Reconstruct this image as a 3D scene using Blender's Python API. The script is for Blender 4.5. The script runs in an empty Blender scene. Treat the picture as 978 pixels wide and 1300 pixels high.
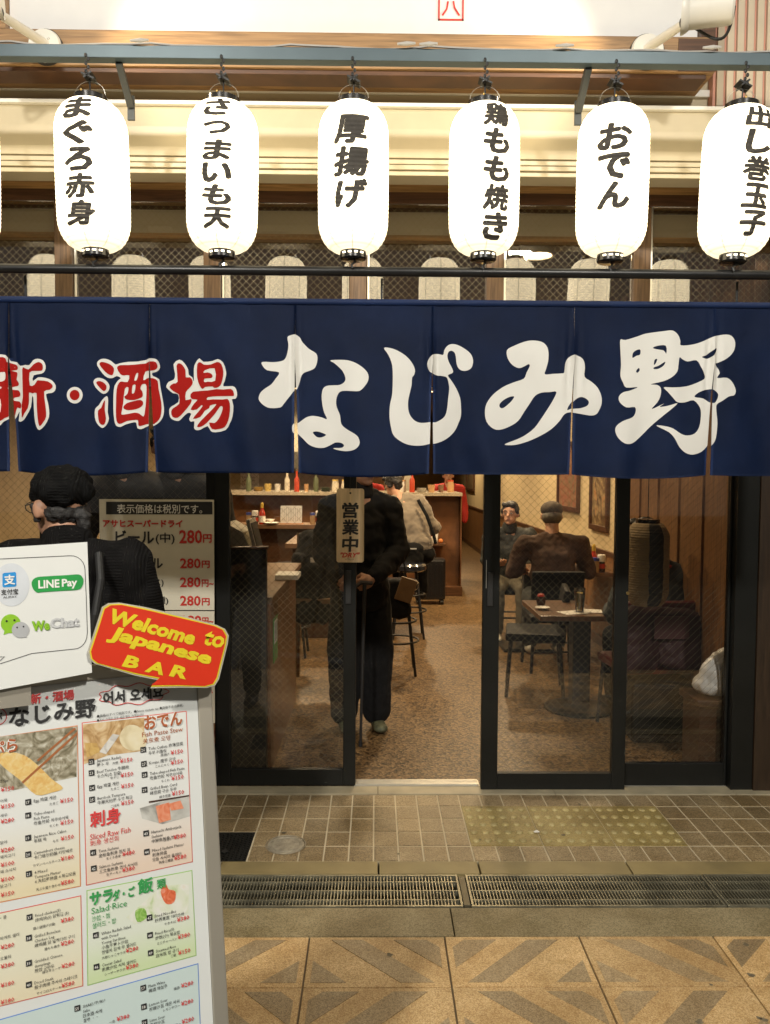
import bpy, bmesh, math, random
from mathutils import Vector, Matrix, noise
R = math.radians
random.seed(7)
sc = bpy.context.scene
COL = sc.collection

# ---------------------------------------------------------------- camera
F = 1010.0
CAMZ = 1.58
CD = 3.96                                   # camera to the line of the sliding doors
cam_data = bpy.data.cameras.new('camera')
cam_data.sensor_fit = 'VERTICAL'
cam_data.sensor_height = 36
cam_data.lens = 36 * F / 1300
cam_data.clip_start = 0.05
cam_data.clip_end = 300
cam = bpy.data.objects.new('camera', cam_data)
COL.objects.link(cam)
ROT = Matrix.Rotation(R(-0.7), 3, 'Z') @ Matrix.Rotation(R(90 - 2.72), 3, 'X') @ Matrix.Rotation(R(0.32), 3, 'Z')
cam.matrix_world = Matrix.Translation((0, -CD, CAMZ)) @ ROT.to_4x4()
sc.camera = cam
CAMP = Vector((0, -CD, CAMZ))

def ray(px, py):
    return ROT @ Vector(((px - 489) / F, (650 - py) / F, -1))
def at(px, py, d):                          # a point of the photograph at a distance of d metres
    r = ray(px, py)
    return CAMP + r * (d / r.y)
def gr(px, py, z=0):                        # the same, lying on a horizontal surface
    r = ray(px, py)
    return CAMP + r * ((z - CAMZ) / r.z)
def Y(d): return d - CD

# ---------------------------------------------------------------- world, exposure
w = bpy.data.worlds.new('World'); sc.world = w; w.use_nodes = True
bg = w.node_tree.nodes['Background']
bg.inputs[0].default_value = (1.0, 0.93, 0.80, 1); bg.inputs[1].default_value = 0.12
sc.view_settings.view_transform = 'Standard'; sc.view_settings.look = 'None'
sc.view_settings.exposure = 0.2; sc.view_settings.gamma = 1.0
sc.cycles.use_denoising = True
sc.cycles.max_bounces = 7; sc.cycles.transparent_max_bounces = 24
sc.cycles.sample_clamp_indirect = 4.0
sc.cycles.caustics_reflective = False; sc.cycles.caustics_refractive = False
LANTERN_E = 3.5
STREET_E = 600.0
ROOM_W = 3.0

# ---------------------------------------------------------------- materials
MATS = {}
def mat(name, col, rough=.6, metal=0, var=.12, vs=12, bump=.0, bs=60, emit=None, es=0, spec=.5, sheen=0, coat=0, trans=0):
    if name in MATS: return MATS[name]
    m = bpy.data.materials.new(name); m.use_nodes = True
    nt = m.node_tree; N = nt.nodes; L = nt.links; p = N['Principled BSDF']
    p.inputs['Roughness'].default_value = rough; p.inputs['Metallic'].default_value = metal
    p.inputs['Specular IOR Level'].default_value = spec
    if sheen: p.inputs['Sheen Weight'].default_value = sheen
    if coat: p.inputs['Coat Weight'].default_value = coat
    tc = N.new('ShaderNodeTexCoord')
    n = N.new('ShaderNodeTexNoise'); n.inputs['Scale'].default_value = vs; n.inputs['Detail'].default_value = 5
    L.new(tc.outputs['Object'], n.inputs['Vector'])
    r = N.new('ShaderNodeValToRGB')
    c = Vector(col)
    r.color_ramp.elements[0].position = .3; r.color_ramp.elements[1].position = .72
    r.color_ramp.elements[0].color = (*(c * (1 - var)), 1); r.color_ramp.elements[1].color = (*[min(1, x) for x in c * (1 + var)], 1)
    L.new(n.outputs['Fac'], r.inputs['Fac']); L.new(r.outputs['Color'], p.inputs['Base Color'])
    if bump:
        n2 = N.new('ShaderNodeTexNoise'); n2.inputs['Scale'].default_value = bs; n2.inputs['Detail'].default_value = 4
        L.new(tc.outputs['Object'], n2.inputs['Vector'])
        b = N.new('ShaderNodeBump'); b.inputs['Strength'].default_value = bump; b.inputs['Distance'].default_value = .004
        L.new(n2.outputs['Fac'], b.inputs['Height']); L.new(b.outputs['Normal'], p.inputs['Normal'])
    if emit:
        p.inputs['Emission Color'].default_value = (*emit, 1); p.inputs['Emission Strength'].default_value = es
    m['ramp'] = r.name
    MATS[name] = m
    return m

def wood(name, col, rough=.45, scale=(1, 1, 14), dark=.55):
    if name in MATS: return MATS[name]
    m = bpy.data.materials.new(name); m.use_nodes = True
    N = m.node_tree.nodes; L = m.node_tree.links; p = N['Principled BSDF']; p.inputs['Roughness'].default_value = rough
    tc = N.new('ShaderNodeTexCoord'); mp = N.new('ShaderNodeMapping'); mp.inputs['Scale'].default_value = scale
    n = N.new('ShaderNodeTexNoise'); n.inputs['Scale'].default_value = 4; n.inputs['Detail'].default_value = 8; n.inputs['Distortion'].default_value = 1.2
    r = N.new('ShaderNodeValToRGB'); c = Vector(col)
    r.color_ramp.elements[0].position = .32; r.color_ramp.elements[1].position = .68
    r.color_ramp.elements[0].color = (*(c * dark), 1); r.color_ramp.elements[1].color = (*(c * 1.2), 1)
    L.new(tc.outputs['Object'], mp.inputs[0]); L.new(mp.outputs[0], n.inputs['Vector']); L.new(n.outputs['Fac'], r.inputs['Fac'])
    L.new(r.outputs['Color'], p.inputs['Base Color'])
    b = N.new('ShaderNodeBump'); b.inputs['Strength'].default_value = .15; b.inputs['Distance'].default_value = .002
    L.new(n.outputs['Fac'], b.inputs['Height']); L.new(b.outputs['Normal'], p.inputs['Normal'])
    MATS[name] = m
    return m

def speckle(name, c1, c2, c3, scale=160, rough=.5, bump=.3, stain=(.6, .55, .4), big=2.2, amt=.5):
    """stone with chips of three colours, worn and stained in large patches"""
    m = bpy.data.materials.new(name); m.use_nodes = True
    N = m.node_tree.nodes; L = m.node_tree.links; p = N['Principled BSDF']; p.inputs['Roughness'].default_value = rough
    tc = N.new('ShaderNodeTexCoord'); gm = N.new('ShaderNodeNewGeometry')
    v = N.new('ShaderNodeTexVoronoi'); v.inputs['Scale'].default_value = scale
    L.new(gm.outputs['Position'], v.inputs['Vector'])
    sep = N.new('ShaderNodeSeparateColor'); L.new(v.outputs['Color'], sep.inputs[0])
    r = N.new('ShaderNodeValToRGB'); e = r.color_ramp.elements
    e[0].position = .0; e[0].color = (*c1, 1); e[1].position = 1; e[1].color = (*c3, 1)
    x = e.new(.45); x.color = (*c2, 1)
    L.new(sep.outputs[0], r.inputs['Fac'])
    n = N.new('ShaderNodeTexNoise'); n.inputs['Scale'].default_value = big; n.inputs['Detail'].default_value = 9; n.inputs['Roughness'].default_value = .65
    L.new(gm.outputs['Position'], n.inputs['Vector'])
    rr = N.new('ShaderNodeValToRGB'); rr.color_ramp.elements[0].position = .38; rr.color_ramp.elements[1].position = .66
    rr.color_ramp.elements[0].color = (*stain, 1); rr.color_ramp.elements[1].color = (1, 1, 1, 1)
    L.new(n.outputs['Fac'], rr.inputs['Fac'])
    mx = N.new('ShaderNodeMix'); mx.data_type = 'RGBA'; mx.blend_type = 'MULTIPLY'; mx.inputs[0].default_value = amt
    L.new(r.outputs['Color'], mx.inputs[6]); L.new(rr.outputs['Color'], mx.inputs[7])
    oi = N.new('ShaderNodeObjectInfo')
    mr = N.new('ShaderNodeMapRange'); mr.inputs[3].default_value = .82; mr.inputs[4].default_value = 1.12
    L.new(oi.outputs['Random'], mr.inputs[0])
    mx2 = N.new('ShaderNodeVectorMath'); mx2.operation = 'SCALE'
    L.new(mx.outputs[2], mx2.inputs[0]); L.new(mr.outputs[0], mx2.inputs[3])
    L.new(mx2.outputs[0], p.inputs['Base Color'])
    b = N.new('ShaderNodeBump'); b.inputs['Strength'].default_value = bump; b.inputs['Distance'].default_value = .002
    L.new(v.outputs['Distance'], b.inputs['Height']); L.new(b.outputs['Normal'], p.inputs['Normal'])
    MATS[name] = m
    return m

def glass(name, refl=.07, tint=(1, 1, 1)):
    m = bpy.data.materials.new(name); m.use_nodes = True
    N = m.node_tree.nodes; L = m.node_tree.links; N.remove(N['Principled BSDF'])
    t = N.new('ShaderNodeBsdfTransparent'); t.inputs[0].default_value = (*tint, 1)
    g = N.new('ShaderNodeBsdfGlossy'); g.inputs['Roughness'].default_value = .0
    fr = N.new('ShaderNodeFresnel'); fr.inputs[0].default_value = 1.5
    ma = N.new('ShaderNodeMath'); ma.operation = 'MULTIPLY'; ma.inputs[1].default_value = refl / .04
    mx = N.new('ShaderNodeMixShader')
    L.new(fr.outputs[0], ma.inputs[0]); L.new(ma.outputs[0], mx.inputs[0]); L.new(t.outputs[0], mx.inputs[1]); L.new(g.outputs[0], mx.inputs[2])
    L.new(mx.outputs[0], N['Material Output'].inputs[0])
    MATS[name] = m
    return m

def photoprint(name, cols, scale=8, dist=2.0, rough=.35):
    """a printed food or art picture: blotches of several inks"""
    m = bpy.data.materials.new(name); m.use_nodes = True
    N = m.node_tree.nodes; L = m.node_tree.links; p = N['Principled BSDF']; p.inputs['Roughness'].default_value = rough
    gm = N.new('ShaderNodeTexCoord'); n = N.new('ShaderNodeTexNoise'); n.inputs['Scale'].default_value = scale
    n.inputs['Detail'].default_value = 6; n.inputs['Distortion'].default_value = dist
    r = N.new('ShaderNodeValToRGB'); e = r.color_ramp.elements
    k = len(cols)
    e[0].position = .28; e[0].color = (*cols[0], 1); e[1].position = .72; e[1].color = (*cols[-1], 1)
    for i in range(1, k - 1):
        x = e.new(.28 + .44 * i / (k - 1)); x.color = (*cols[i], 1)
    L.new(gm.outputs['Object'], n.inputs['Vector']); L.new(n.outputs['Fac'], r.inputs['Fac']); L.new(r.outputs['Color'], p.inputs['Base Color'])
    MATS[name] = m
    return m

# ---------------------------------------------------------------- object helpers
def tag(o, label=None, cat=None, group=None, kind=None):
    if label: o['label'] = label
    if cat: o['category'] = cat
    if group: o['group'] = group
    if kind: o['kind'] = kind
    return o
def thing(name, label, cat, loc=(0, 0, 0), rz=0, group=None):
    o = bpy.data.objects.new(name, None); COL.objects.link(o)
    o.empty_display_size = .1
    o.location = loc; o.rotation_euler = (0, 0, rz)
    return tag(o, label, cat, group)
def wmat(o):
    m = Matrix.LocRotScale(o.location, o.rotation_euler, o.scale)
    return wmat(o.parent) @ m if o.parent else m
def link_mesh(name, me, m, parent=None, local=False, smooth=False):
    """vertices come in world coordinates (or in the parent's, local=True); the origin goes to the foot of the mesh"""
    if m is not None and not me.materials: me.materials.append(m)
    if len(me.vertices):
        if parent is not None and not local: me.transform(wmat(parent).inverted())
        xs = [v.co for v in me.vertices]
        c = Vector(((min(v.x for v in xs) + max(v.x for v in xs)) / 2, (min(v.y for v in xs) + max(v.y for v in xs)) / 2, min(v.z for v in xs)))
        me.transform(Matrix.Translation(-c))
    else: c = Vector()
    if smooth: me.shade_smooth()
    o = bpy.data.objects.new(name, me); COL.objects.link(o)
    o.parent = parent; o.location = c
    return o

class MB:
    def __init__(s): s.bm = bmesh.new()
    def box(s, c, d, rot=None, bev=0):
        M = Matrix.Translation(Vector(c)) @ (rot.to_4x4() if rot else Matrix.Identity(4)) @ Matrix.Diagonal((*d, 1))
        g = bmesh.ops.create_cube(s.bm, size=1, matrix=M)
        if bev:
            ed = list({e for v in g['verts'] for e in v.link_edges})
            bmesh.ops.bevel(s.bm, geom=ed, offset=bev, segments=2, affect='EDGES', profile=.6)
        return s
    def span(s, a, b, bev=0):
        a = Vector(a); b = Vector(b); d = b - a
        return s.box((a + b) / 2, (abs(d.x), abs(d.y), abs(d.z)), bev=bev)
    def cyl(s, p, q, r, r2=None, seg=16, cap=True):
        p = Vector(p); q = Vector(q); d = q - p
        M = Matrix.Translation((p + q) / 2) @ d.to_track_quat('Z', 'Y').to_matrix().to_4x4()
        bmesh.ops.create_cone(s.bm, cap_ends=cap, segments=seg, radius1=r, radius2=r if r2 is None else r2, depth=d.length, matrix=M)
        return s
    def tube(s, pts, r, seg=8, closed=False):
        pts = [Vector(p) for p in pts]; n = len(pts); rings = []
        up = None
        for i, p in enumerate(pts):
            a = pts[(i - 1) % n] if (i or closed) else p; b = pts[(i + 1) % n] if (i < n - 1 or closed) else p
            t = (b - a).normalized()
            if up is None: up = t.orthogonal().normalized()
            up = (up - t * up.dot(t)).normalized(); sd = t.cross(up)
            rr = r[i] if isinstance(r, (list, tuple)) else r
            rings.append([s.bm.verts.new(p + (up * math.cos(2 * math.pi * k / seg) + sd * math.sin(2 * math.pi * k / seg)) * rr) for k in range(seg)])
        for i in range(n if closed else n - 1):
            A = rings[i]; B = rings[(i + 1) % n]
            for k in range(seg): s.bm.faces.new((A[k], A[(k + 1) % seg], B[(k + 1) % seg], B[k]))
        if not closed:
            s.bm.faces.new(rings[0][::-1]); s.bm.faces.new(rings[-1])
        return s
    def lathe(s, prof, c=(0, 0, 0), seg=24, M=None):
        c = Vector(c); M = M or Matrix.Identity(3); rings = []
        for r, z in prof:
            if r < 1e-5: rings.append([s.bm.verts.new(c + M @ Vector((0, 0, z)))])
            else: rings.append([s.bm.verts.new(c + M @ Vector((r * math.cos(2 * math.pi * k / seg), r * math.sin(2 * math.pi * k / seg), z))) for k in range(seg)])
        for A, B in zip(rings, rings[1:]):
            for k in range(seg):
                k2 = (k + 1) % seg
                if len(A) == 1 and len(B) == 1: continue
                if len(A) == 1: s.bm.faces.new((A[0], B[k2], B[k]))
                elif len(B) == 1: s.bm.faces.new((A[k], A[k2], B[0]))
                else: s.bm.faces.new((A[k], A[k2], B[k2], B[k]))
        return s
    def sph(s, c, r, seg=16, rot=None):
        r = (r, r, r) if isinstance(r, (int, float)) else r
        M = Matrix.Translation(Vector(c)) @ (rot.to_4x4() if rot else Matrix.Identity(4)) @ Matrix.Diagonal((*r, 1))
        bmesh.ops.create_uvsphere(s.bm, u_segments=seg, v_segments=max(6, seg // 2 + 1), radius=1, matrix=M)
        return s
    def poly(s, pts, th=None):
        vs = [s.bm.verts.new(Vector(p)) for p in pts]
        f = s.bm.faces.new(vs)
        if th is not None:
            g = bmesh.ops.extrude_face_region(s.bm, geom=[f])
            bmesh.ops.translate(s.bm, verts=[x for x in g['geom'] if isinstance(x, bmesh.types.BMVert)], vec=Vector(th))
        return s
    def mesh(s, name='m', recalc=True):
        if recalc and s.bm.faces: bmesh.ops.recalc_face_normals(s.bm, faces=s.bm.faces[:])
        me = bpy.data.meshes.new(name); s.bm.to_mesh(me); s.bm.free()
        return me
    def build(s, name, m, parent=None, local=False, smooth=False):
        me = s.mesh(name)
        o = link_mesh(name, me, m, parent, local)
        if smooth:
            me.shade_smooth()
            try: me.set_sharp_from_angle(angle=R(40))
            except Exception: pass
        return o

def copy_tree(o, parent=None):
    c = o.copy(); COL.objects.link(c); c.parent = parent
    for ch in list(o.children): copy_tree(ch, c)
    return c

def proj(q):
    c = ROT.transposed() @ (Vector(q) - CAMP)
    return 489 + F * c.x / -c.z, 650 - F * c.y / -c.z
def text_mesh(body, size=1, bold=0, shear=0, align='LEFT', spacing=1, res=2):
    if bold and not body.isascii():          # brush-weight: the glyph laid over itself, each copy a hair in front of the last
        me0 = text_mesh(body, size, 0, shear, align, spacing, res); bm = bmesh.new()
        n = 8 if bold > .02 else 4; bm.from_mesh(me0)
        for k in range(n):
            me2 = me0.copy(); a = 2 * math.pi * (k + .5) / n
            me2.transform(Matrix.Translation((math.cos(a) * bold * size, math.sin(a) * bold * size, .00006 * (k + 1)))); bm.from_mesh(me2); bpy.data.meshes.remove(me2)
        bm.to_mesh(me0); bm.free(); return me0
    cu = bpy.data.curves.new('t', 'FONT'); cu.body = body; cu.size = size; cu.offset = bold * size; cu.shear = shear
    cu.align_x = align; cu.resolution_u = res; cu.space_character = spacing
    o = bpy.data.objects.new('t', cu)
    me = bpy.data.meshes.new_from_object(o)
    bpy.data.objects.remove(o); bpy.data.curves.remove(cu)
    me.materials.clear()
    return me
def bounds(me):
    xs = [v.co.x for v in me.vertices]; ys = [v.co.y for v in me.vertices]
    return min(xs), max(xs), min(ys), max(ys)

def smooth_outline(pts, n=4):
    out = []; k = len(pts)
    for i in range(k):
        p0, p1, p2, p3 = (Vector(pts[(i + j) % k]) for j in (-1, 0, 1, 2))
        for j in range(n):
            t = j / n
            out.append(.5 * ((2 * p1) + (p2 - p0) * t + (2 * p0 - 5 * p1 + 4 * p2 - p3) * t * t + (3 * p1 - p0 - 3 * p2 + p3) * t ** 3))
    return out
def fill2d(loops, n=4):
    """flat bmesh (x, y) of an outline with holes"""
    bm = bmesh.new(); ed = []
    for lp in loops:
        q = smooth_outline([Vector(p).to_2d() for p in lp], n) if n > 1 else [Vector(p) for p in lp]
        vs = [bm.verts.new((p[0], p[1], 0)) for p in q]
        ed += [bm.edges.new((vs[i], vs[(i + 1) % len(vs)])) for i in range(len(vs))]
    bmesh.ops.triangle_fill(bm, use_beauty=True, use_dissolve=False, edges=ed)
    for f in bm.faces:
        if f.normal.z < 0: f.normal_flip()
    return bm
def slice_bm(bm, axis, vals):
    no = [0, 0, 0]; no[axis] = 1
    for v in vals:
        co = [0, 0, 0]; co[axis] = v
        bmesh.ops.bisect_plane(bm, geom=bm.verts[:] + bm.edges[:] + bm.faces[:], plane_co=co, plane_no=no, dist=1e-7)
def frange(a, b, s):
    out = []
    while a < b: out.append(a); a += s
    return out

class Plane:
    def __init__(s, O, u, v):
        s.O = Vector(O); s.u = Vector(u).normalized(); s.v = Vector(v); s.v = (s.v - s.u * s.v.dot(s.u)).normalized(); s.n = s.u.cross(s.v)
    def uv(s, px, py):
        r = ray(px, py); t = (s.O - CAMP).dot(s.n) / r.dot(s.n)
        q = CAMP + r * t - s.O
        return Vector((q.dot(s.u), q.dot(s.v)))
    def P(s, a, b, off=0): return s.O + s.u * a + s.v * b + s.n * off
    def M(s, a, b, off=0, rot=0):
        m = Matrix((s.u, s.v, s.n)).transposed().to_4x4()
        return Matrix.Translation(s.P(a, b, off)) @ m @ Matrix.Rotation(rot, 4, 'Z')
    def mpp(s, px, py):                      # metres to a pixel at that spot
        r = ray(px, py); t = (s.O - CAMP).dot(s.n) / r.dot(s.n); return t / F
    def poly_px(s, pts, off, m, name, parent, back=.0004, n=1):
        bm = fill2d([[s.uv(*p) for p in pts]], n)
        me = bpy.data.meshes.new(name); bm.to_mesh(me); bm.free(); me.transform(s.M(0, 0, off))
        return link_mesh(name, me, m, parent)
    def text(s, body, px, py, h, m, parent, off, bold=0, width=None, rot=0, shear=0, name='lettering', spacing=1):
        """body with its lower left corner at px, py; h is the glyph height in pixels of the photograph"""
        k = s.mpp(px, py); me = text_mesh(body, 1, bold, shear, spacing=spacing)
        if not len(me.vertices): return None
        x0, x1, y0, y1 = bounds(me)
        sy = h * k / max(.3, y1 - y0)
        a = s.uv(px, py)
        sx = sy
        if width:
            L_ = width * k
            for _ in range(4): L_ *= width / max(1, proj(s.P(a.x + L_ * math.cos(rot), a.y + L_ * math.sin(rot), off))[0] - px)
            sx = L_ / (x1 - x0)
        me.transform(s.M(a.x, a.y, off, rot) @ Matrix.Diagonal((sx, sy, 1, 1)) @ Matrix.Translation((-x0, -y0, 0)))
        return link_mesh(name, me, m, parent)

def flat_text(body, c, width, height, m, parent, bold=0, shear=0, name='lettering', face=None, vertical=False):
    """lettering on an upright surface that faces the street, centred on c"""
    me = text_mesh('\n'.join(body) if vertical else body, 1, bold, shear, align='CENTER' if vertical else 'LEFT')
    x0, x1, y0, y1 = bounds(me)
    me.transform(Matrix.Translation(Vector(c)) @ (face or Matrix.Rotation(R(90), 4, 'X')) @ Matrix.Diagonal((width / (x1 - x0), height / (y1 - y0), 1, 1)) @ Matrix.Translation((-(x0 + x1) / 2, -(y0 + y1) / 2, 0)))
    return link_mesh(name, me, m, parent)

# ---------------------------------------------------------------- shared materials
M_black = mat('black_aluminium', (.012, .013, .012), .38, .3, var=.3, vs=3)
M_cream = mat('cream_paint', (.54, .46, .31), .55, var=.06, vs=3)
M_white = mat('white_paint', (.8, .78, .72), .5, var=.04)
M_lintel = wood('brown_lintel_wood', (.48, .27, .10), .4, (.7, 8, 14))
M_darkwood = wood('dark_brown_wood', (.10, .045, .02), .4, (1, 1, 14))
M_dwall = wood('brown_panelling', (.26, .13, .05), .4, (14, 14, 1))
M_counter = wood('counter_wood', (.16, .070, .028), .35, (1, 10, 1))
M_paper = mat('white_paper', (.78, .77, .72), .6, var=.03)
M_red = mat('red_print', (.55, .03, .02), .5, var=.05)
M_ink = mat('black_ink', (.02, .02, .02), .5, var=.1)
M_chrome = mat('bright_steel', (.75, .73, .66), .3, .75, var=.05)
M_skin = mat('skin', (.50, .27, .17), .5, var=.06, vs=20)
M_bk = mat('black_cloth', (.008, .008, .0085), .9, var=.3, vs=30, bump=.3, bs=40, sheen=.03, spec=.25)
M_hair = mat('black_hair', (.012, .010, .009), .5, var=.4, vs=80, bump=.6, bs=150)
# ================================================================ GROUND
M_tile = speckle('brown_stone_tile', (.17, .12, .055), (.36, .265, .14), (.52, .41, .25), 260, .36, .35, (.42, .36, .24), 2.6, .75)
M_grout = mat('pale_grout', (.62, .54, .38), .8, var=.15, vs=8)
M_slab = speckle('grey_brown_concrete', (.20, .165, .085), (.34, .28, .16), (.47, .39, .24), 300, .5, .3, (.5, .45, .32), 3.0, .8)
M_kerb = mat('olive_kerbstone', (.29, .225, .10), .5, var=.25, vs=5, bump=.2, bs=90)
M_sill = mat('pale_granite_sill', (.40, .35, .24), .45, var=.2, vs=9, bump=.15, bs=120)
M_orange = speckle('orange_paving_stone', (.45, .27, .11), (.66, .44, .20), (.83, .63, .35), 330, .45, .3, (.62, .55, .45), 4.5, .75)
M_band = speckle('brown_paving_band', (.26, .19, .11), (.38, .285, .16), (.54, .42, .26), 330, .45, .3, (.7, .62, .5), 4.5, .7)
M_yellow = speckle('yellow_tactile_plate', (.25, .19, .06), (.38, .29, .09), (.50, .40, .16), 260, .45, .3, (.45, .40, .28), 3.2, .8)
M_stud = speckle('worn_yellow_stud', (.40, .32, .12), (.52, .43, .19), (.60, .52, .27), 260, .45, .2, (.6, .55, .45), 3.2, .8)

g = MB().span((-30, -30, -.30), (30, 0, -.14)).build('ground', mat('bedding_concrete', (.05, .045, .035), .9))
tag(g, kind='structure')

def ring_box(name, m, parent, x0, x1, d0, d1, z1=0, z0=-.12, bev=.002):
    return MB().span((x0, Y(d0), z0), (x1, Y(d1), z1), bev=bev).build(name, m, parent)

pav = MB().span((-12, Y(3.18), -.13), (12, Y(3.855), -.0028)).build('pavement', M_grout)
tag(pav, kind='structure')
tw, td = .1036, .135
for i in range(-19, 20):
    for j in range(5):
        x0 = i * tw; d0 = 3.18 + j * td
        if 4 <= i <= 12 and 1 <= j <= 3: continue
        if -7 <= i <= -6 and 0 <= j <= 1: continue
        h = random.uniform(-.0012, .0012)
        MB().span((x0 + .0032, Y(d0 + .0045), -.03), (x0 + tw - .0032, Y(d0 + td - .0045), h), bev=.0015).build('paving_tile', M_tile, pav)
for s in (-1, 1):
    MB().span((s * 1.97 if s < 0 else 2.073, Y(3.182), -.03), (s * 12, Y(3.853), -.001)).build('paving_slab', M_tile, pav)
# tactile plates with bumps
dome = MB().lathe([(.0165, 0), (.0155, .003), (.011, .0046), (0, .005)], seg=12).mesh('bump'); dome.materials.append(M_stud)
dome.shade_smooth()
for k in range(3):
    x0 = 4 * tw + k * .3108
    tp = MB().span((x0 + .002, Y(3.317), -.03), (x0 + .309, Y(3.718), .001), bev=.0015).build('tactile_plate', M_yellow, pav)
    for a in range(6):
        for b in range(5):
            o = bpy.data.objects.new('bump', dome); COL.objects.link(o); o.parent = tp
            o.location = Vector((x0 + .0285 + a * .0505, Y(3.317 + .042 + b * .079), .001)) - tp.location - pav.location
# granite sill strip under the doors
sill = None
xs = [-12, -2.6, -1.75, -.85, .02, .9, 1.8, 2.7, 12]
for a, b in zip(xs, xs[1:]):
    o = ring_box('sill_stone', M_sill, pav, a + .001, b - .001, 3.858, 3.955, .004)
# kerb strip, concrete strip
kx = [-12, -2.9, -1.75, -.62, .02, .425, 1.03, 2.2, 3.3, 12]
for a, b in zip(kx, kx[1:]): ring_box('kerbstone', M_kerb, pav, a + .0035, b - .0035, 3.076, 3.176, .0015)
cx_ = [-12, -2.2, -.62, .28, 1.45, 2.6, 12]
st = MB().span((-12, Y(-3), -.13), (12, Y(2.65), -.008)).build('street', mat('dark_joint', (.16, .12, .07), .8, var=.2))
tag(st, kind='structure')
for a, b in zip(cx_, cx_[1:]): ring_box('concrete_slab', M_slab, st, a + .002, b - .002, 2.652, 2.828, .001)
# orange paving stones with diagonal bands
def clip_band(x0, y0, w_, h_, s0, s1, flip):
    bm = bmesh.new(); e = .022
    vs = [bm.verts.new((x, y, 0)) for x, y in ((e, e), (w_ - e, e), (w_ - e, h_ - e), (e, h_ - e))]
    bm.faces.new(vs)
    for s, no in ((s0, (-1, -1, 0)), (s1, (1, 1, 0))):
        bmesh.ops.bisect_plane(bm, geom=bm.verts[:] + bm.edges[:] + bm.faces[:], plane_co=(s, 0, 0), plane_no=no, clear_outer=True)
    bm.faces.ensure_lookup_table()
    pts = [v.co.copy() for v in bm.faces[0].verts] if len(bm.faces) else []
    bm.free()
    return [Vector((x0 + (w_ - p.x if flip else p.x), y0 + p.y, .0016)) for p in pts]
for r_ in range(4):
    for c_ in range(-6, 7):
        x0 = .244 + c_ * .461; y1 = Y(2.65 - r_ * .27); y0 = y1 - .27
        t = MB().span((x0 + .003, y0 + .003, -.03), (x0 + .458, y1 - .003, random.uniform(-.001, .0008)), bev=.0015).build('paving_stone', M_orange, st)
        for s0, s1 in ((.0, .155), (.325, .43), (.535, .645)):
            pts = clip_band(x0, y0, .461, .27, s0, s1, (r_ + c_) % 2 == 0)
            if len(pts) > 2: MB().poly(pts, (0, 0, -.01)).build('stone_band', M_band, t)
MB().span((-12, Y(2.65 - 1.083), -.03), (12, Y(-3), -.002)).build('far_paving', mat('dark_asphalt', (.035, .033, .030), .8, bump=.4, bs=150), st)  # unseen ground behind the viewer, darkened to dim its reflection in the panes
for s in (-1, 1): MB().span((-2.525 if s < 0 else 3.475, Y(1.57), -.03), (s * 12, Y(2.647), -.002)).build('side_paving', M_orange, st)

# drain grates
M_galv = mat('galvanised_steel', (.30, .28, .20), .42, .6, var=.35, vs=9)
tag(MB().span((-12, Y(2.83), -.135), (12, Y(3.074), -.128)).build('drain_floor', mat('wet_dark_silt', (.02, .018, .013), .6)), kind='structure')
def grate(x0, x1, label, dz=0):
    t = thing('drain_grate', label, 'drain grate', ((x0 + x1) / 2, Y(2.95), 0), group='steel grates over the gutter')
    f = MB()
    for d in (2.838, 3.060): f.span((x0, Y(d), -.03), (x1, Y(d + .009), .001 + dz))
    for x in (x0, x1 - .008): f.span((x, Y(2.85), -.03), (x + .008, Y(3.058), .0012 + dz))
    f.build('frame', M_galv, t)
    rr = MB()
    for d in (2.884, 2.949, 3.014): rr.span((x0 + .009, Y(d), -.02), (x1 - .009, Y(d + .005), -.0005 + dz))
    tag(rr.build('long_bars', M_galv, t), kind='stuff')
    b = MB(); n = int((x1 - x0 - .02) / .0125)
    for i in range(n):
        x = x0 + .014 + i * .0125
        b.span((x, Y(2.848), -.022), (x + .0038, Y(3.059), -.001 + dz))
    tag(b.build('cross_bars', M_galv, t), kind='stuff')
grate(-2.5, -.93, 'steel drain grate mostly hidden behind the menu stand')
grate(-.925, .33, 'steel drain grate in front of the left sliding door')
grate(.362, 1.30, 'steel drain grate in front of the yellow tactile plates')
grate(1.305, 2.6, 'steel drain grate right of the yellow tactile plates', .001)
tag(MB().span((.333, Y(2.85), -.1), (.359, Y(3.06), -.001), bev=.003).build('grate_spacer', mat('dull_steel', (.16, .14, .09), .5, .5, var=.2)), 'flat steel spacer block between two drain grates', 'drain fitting')
# trodden gum and grit on the ground
b = MB()
for k in range(80):
    d = random.uniform(2.12, 3.84)
    if 2.80 < d < 3.10: continue
    x_ = random.uniform(-1.6, 2.1); rr = random.choice((.0025, .004, .007, .010)) * random.uniform(.7, 1.2)
    pts = [(x_ + rr * (1 + .3 * math.sin(3 * a + k)) * math.cos(a), Y(d) + rr * .9 * (1 + .3 * math.cos(2 * a + k)) * math.sin(a), .0030) for a in [j * math.pi / 5 for j in range(10)]]
    b.poly(pts)
tag(b.build('gum_spots', mat('dark_gum', (.17, .14, .09), .7, var=.5, vs=40), st), kind='stuff')
tag(MB().poly([(.70, Y(3.44), .0045), (.725, Y(3.45), .008), (.735, Y(3.435), .0045), (.712, Y(3.425), .006)]).build('paper_scrap', M_white), 'tiny white scrap of paper lying on the yellow tactile plates', 'litter')
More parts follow.
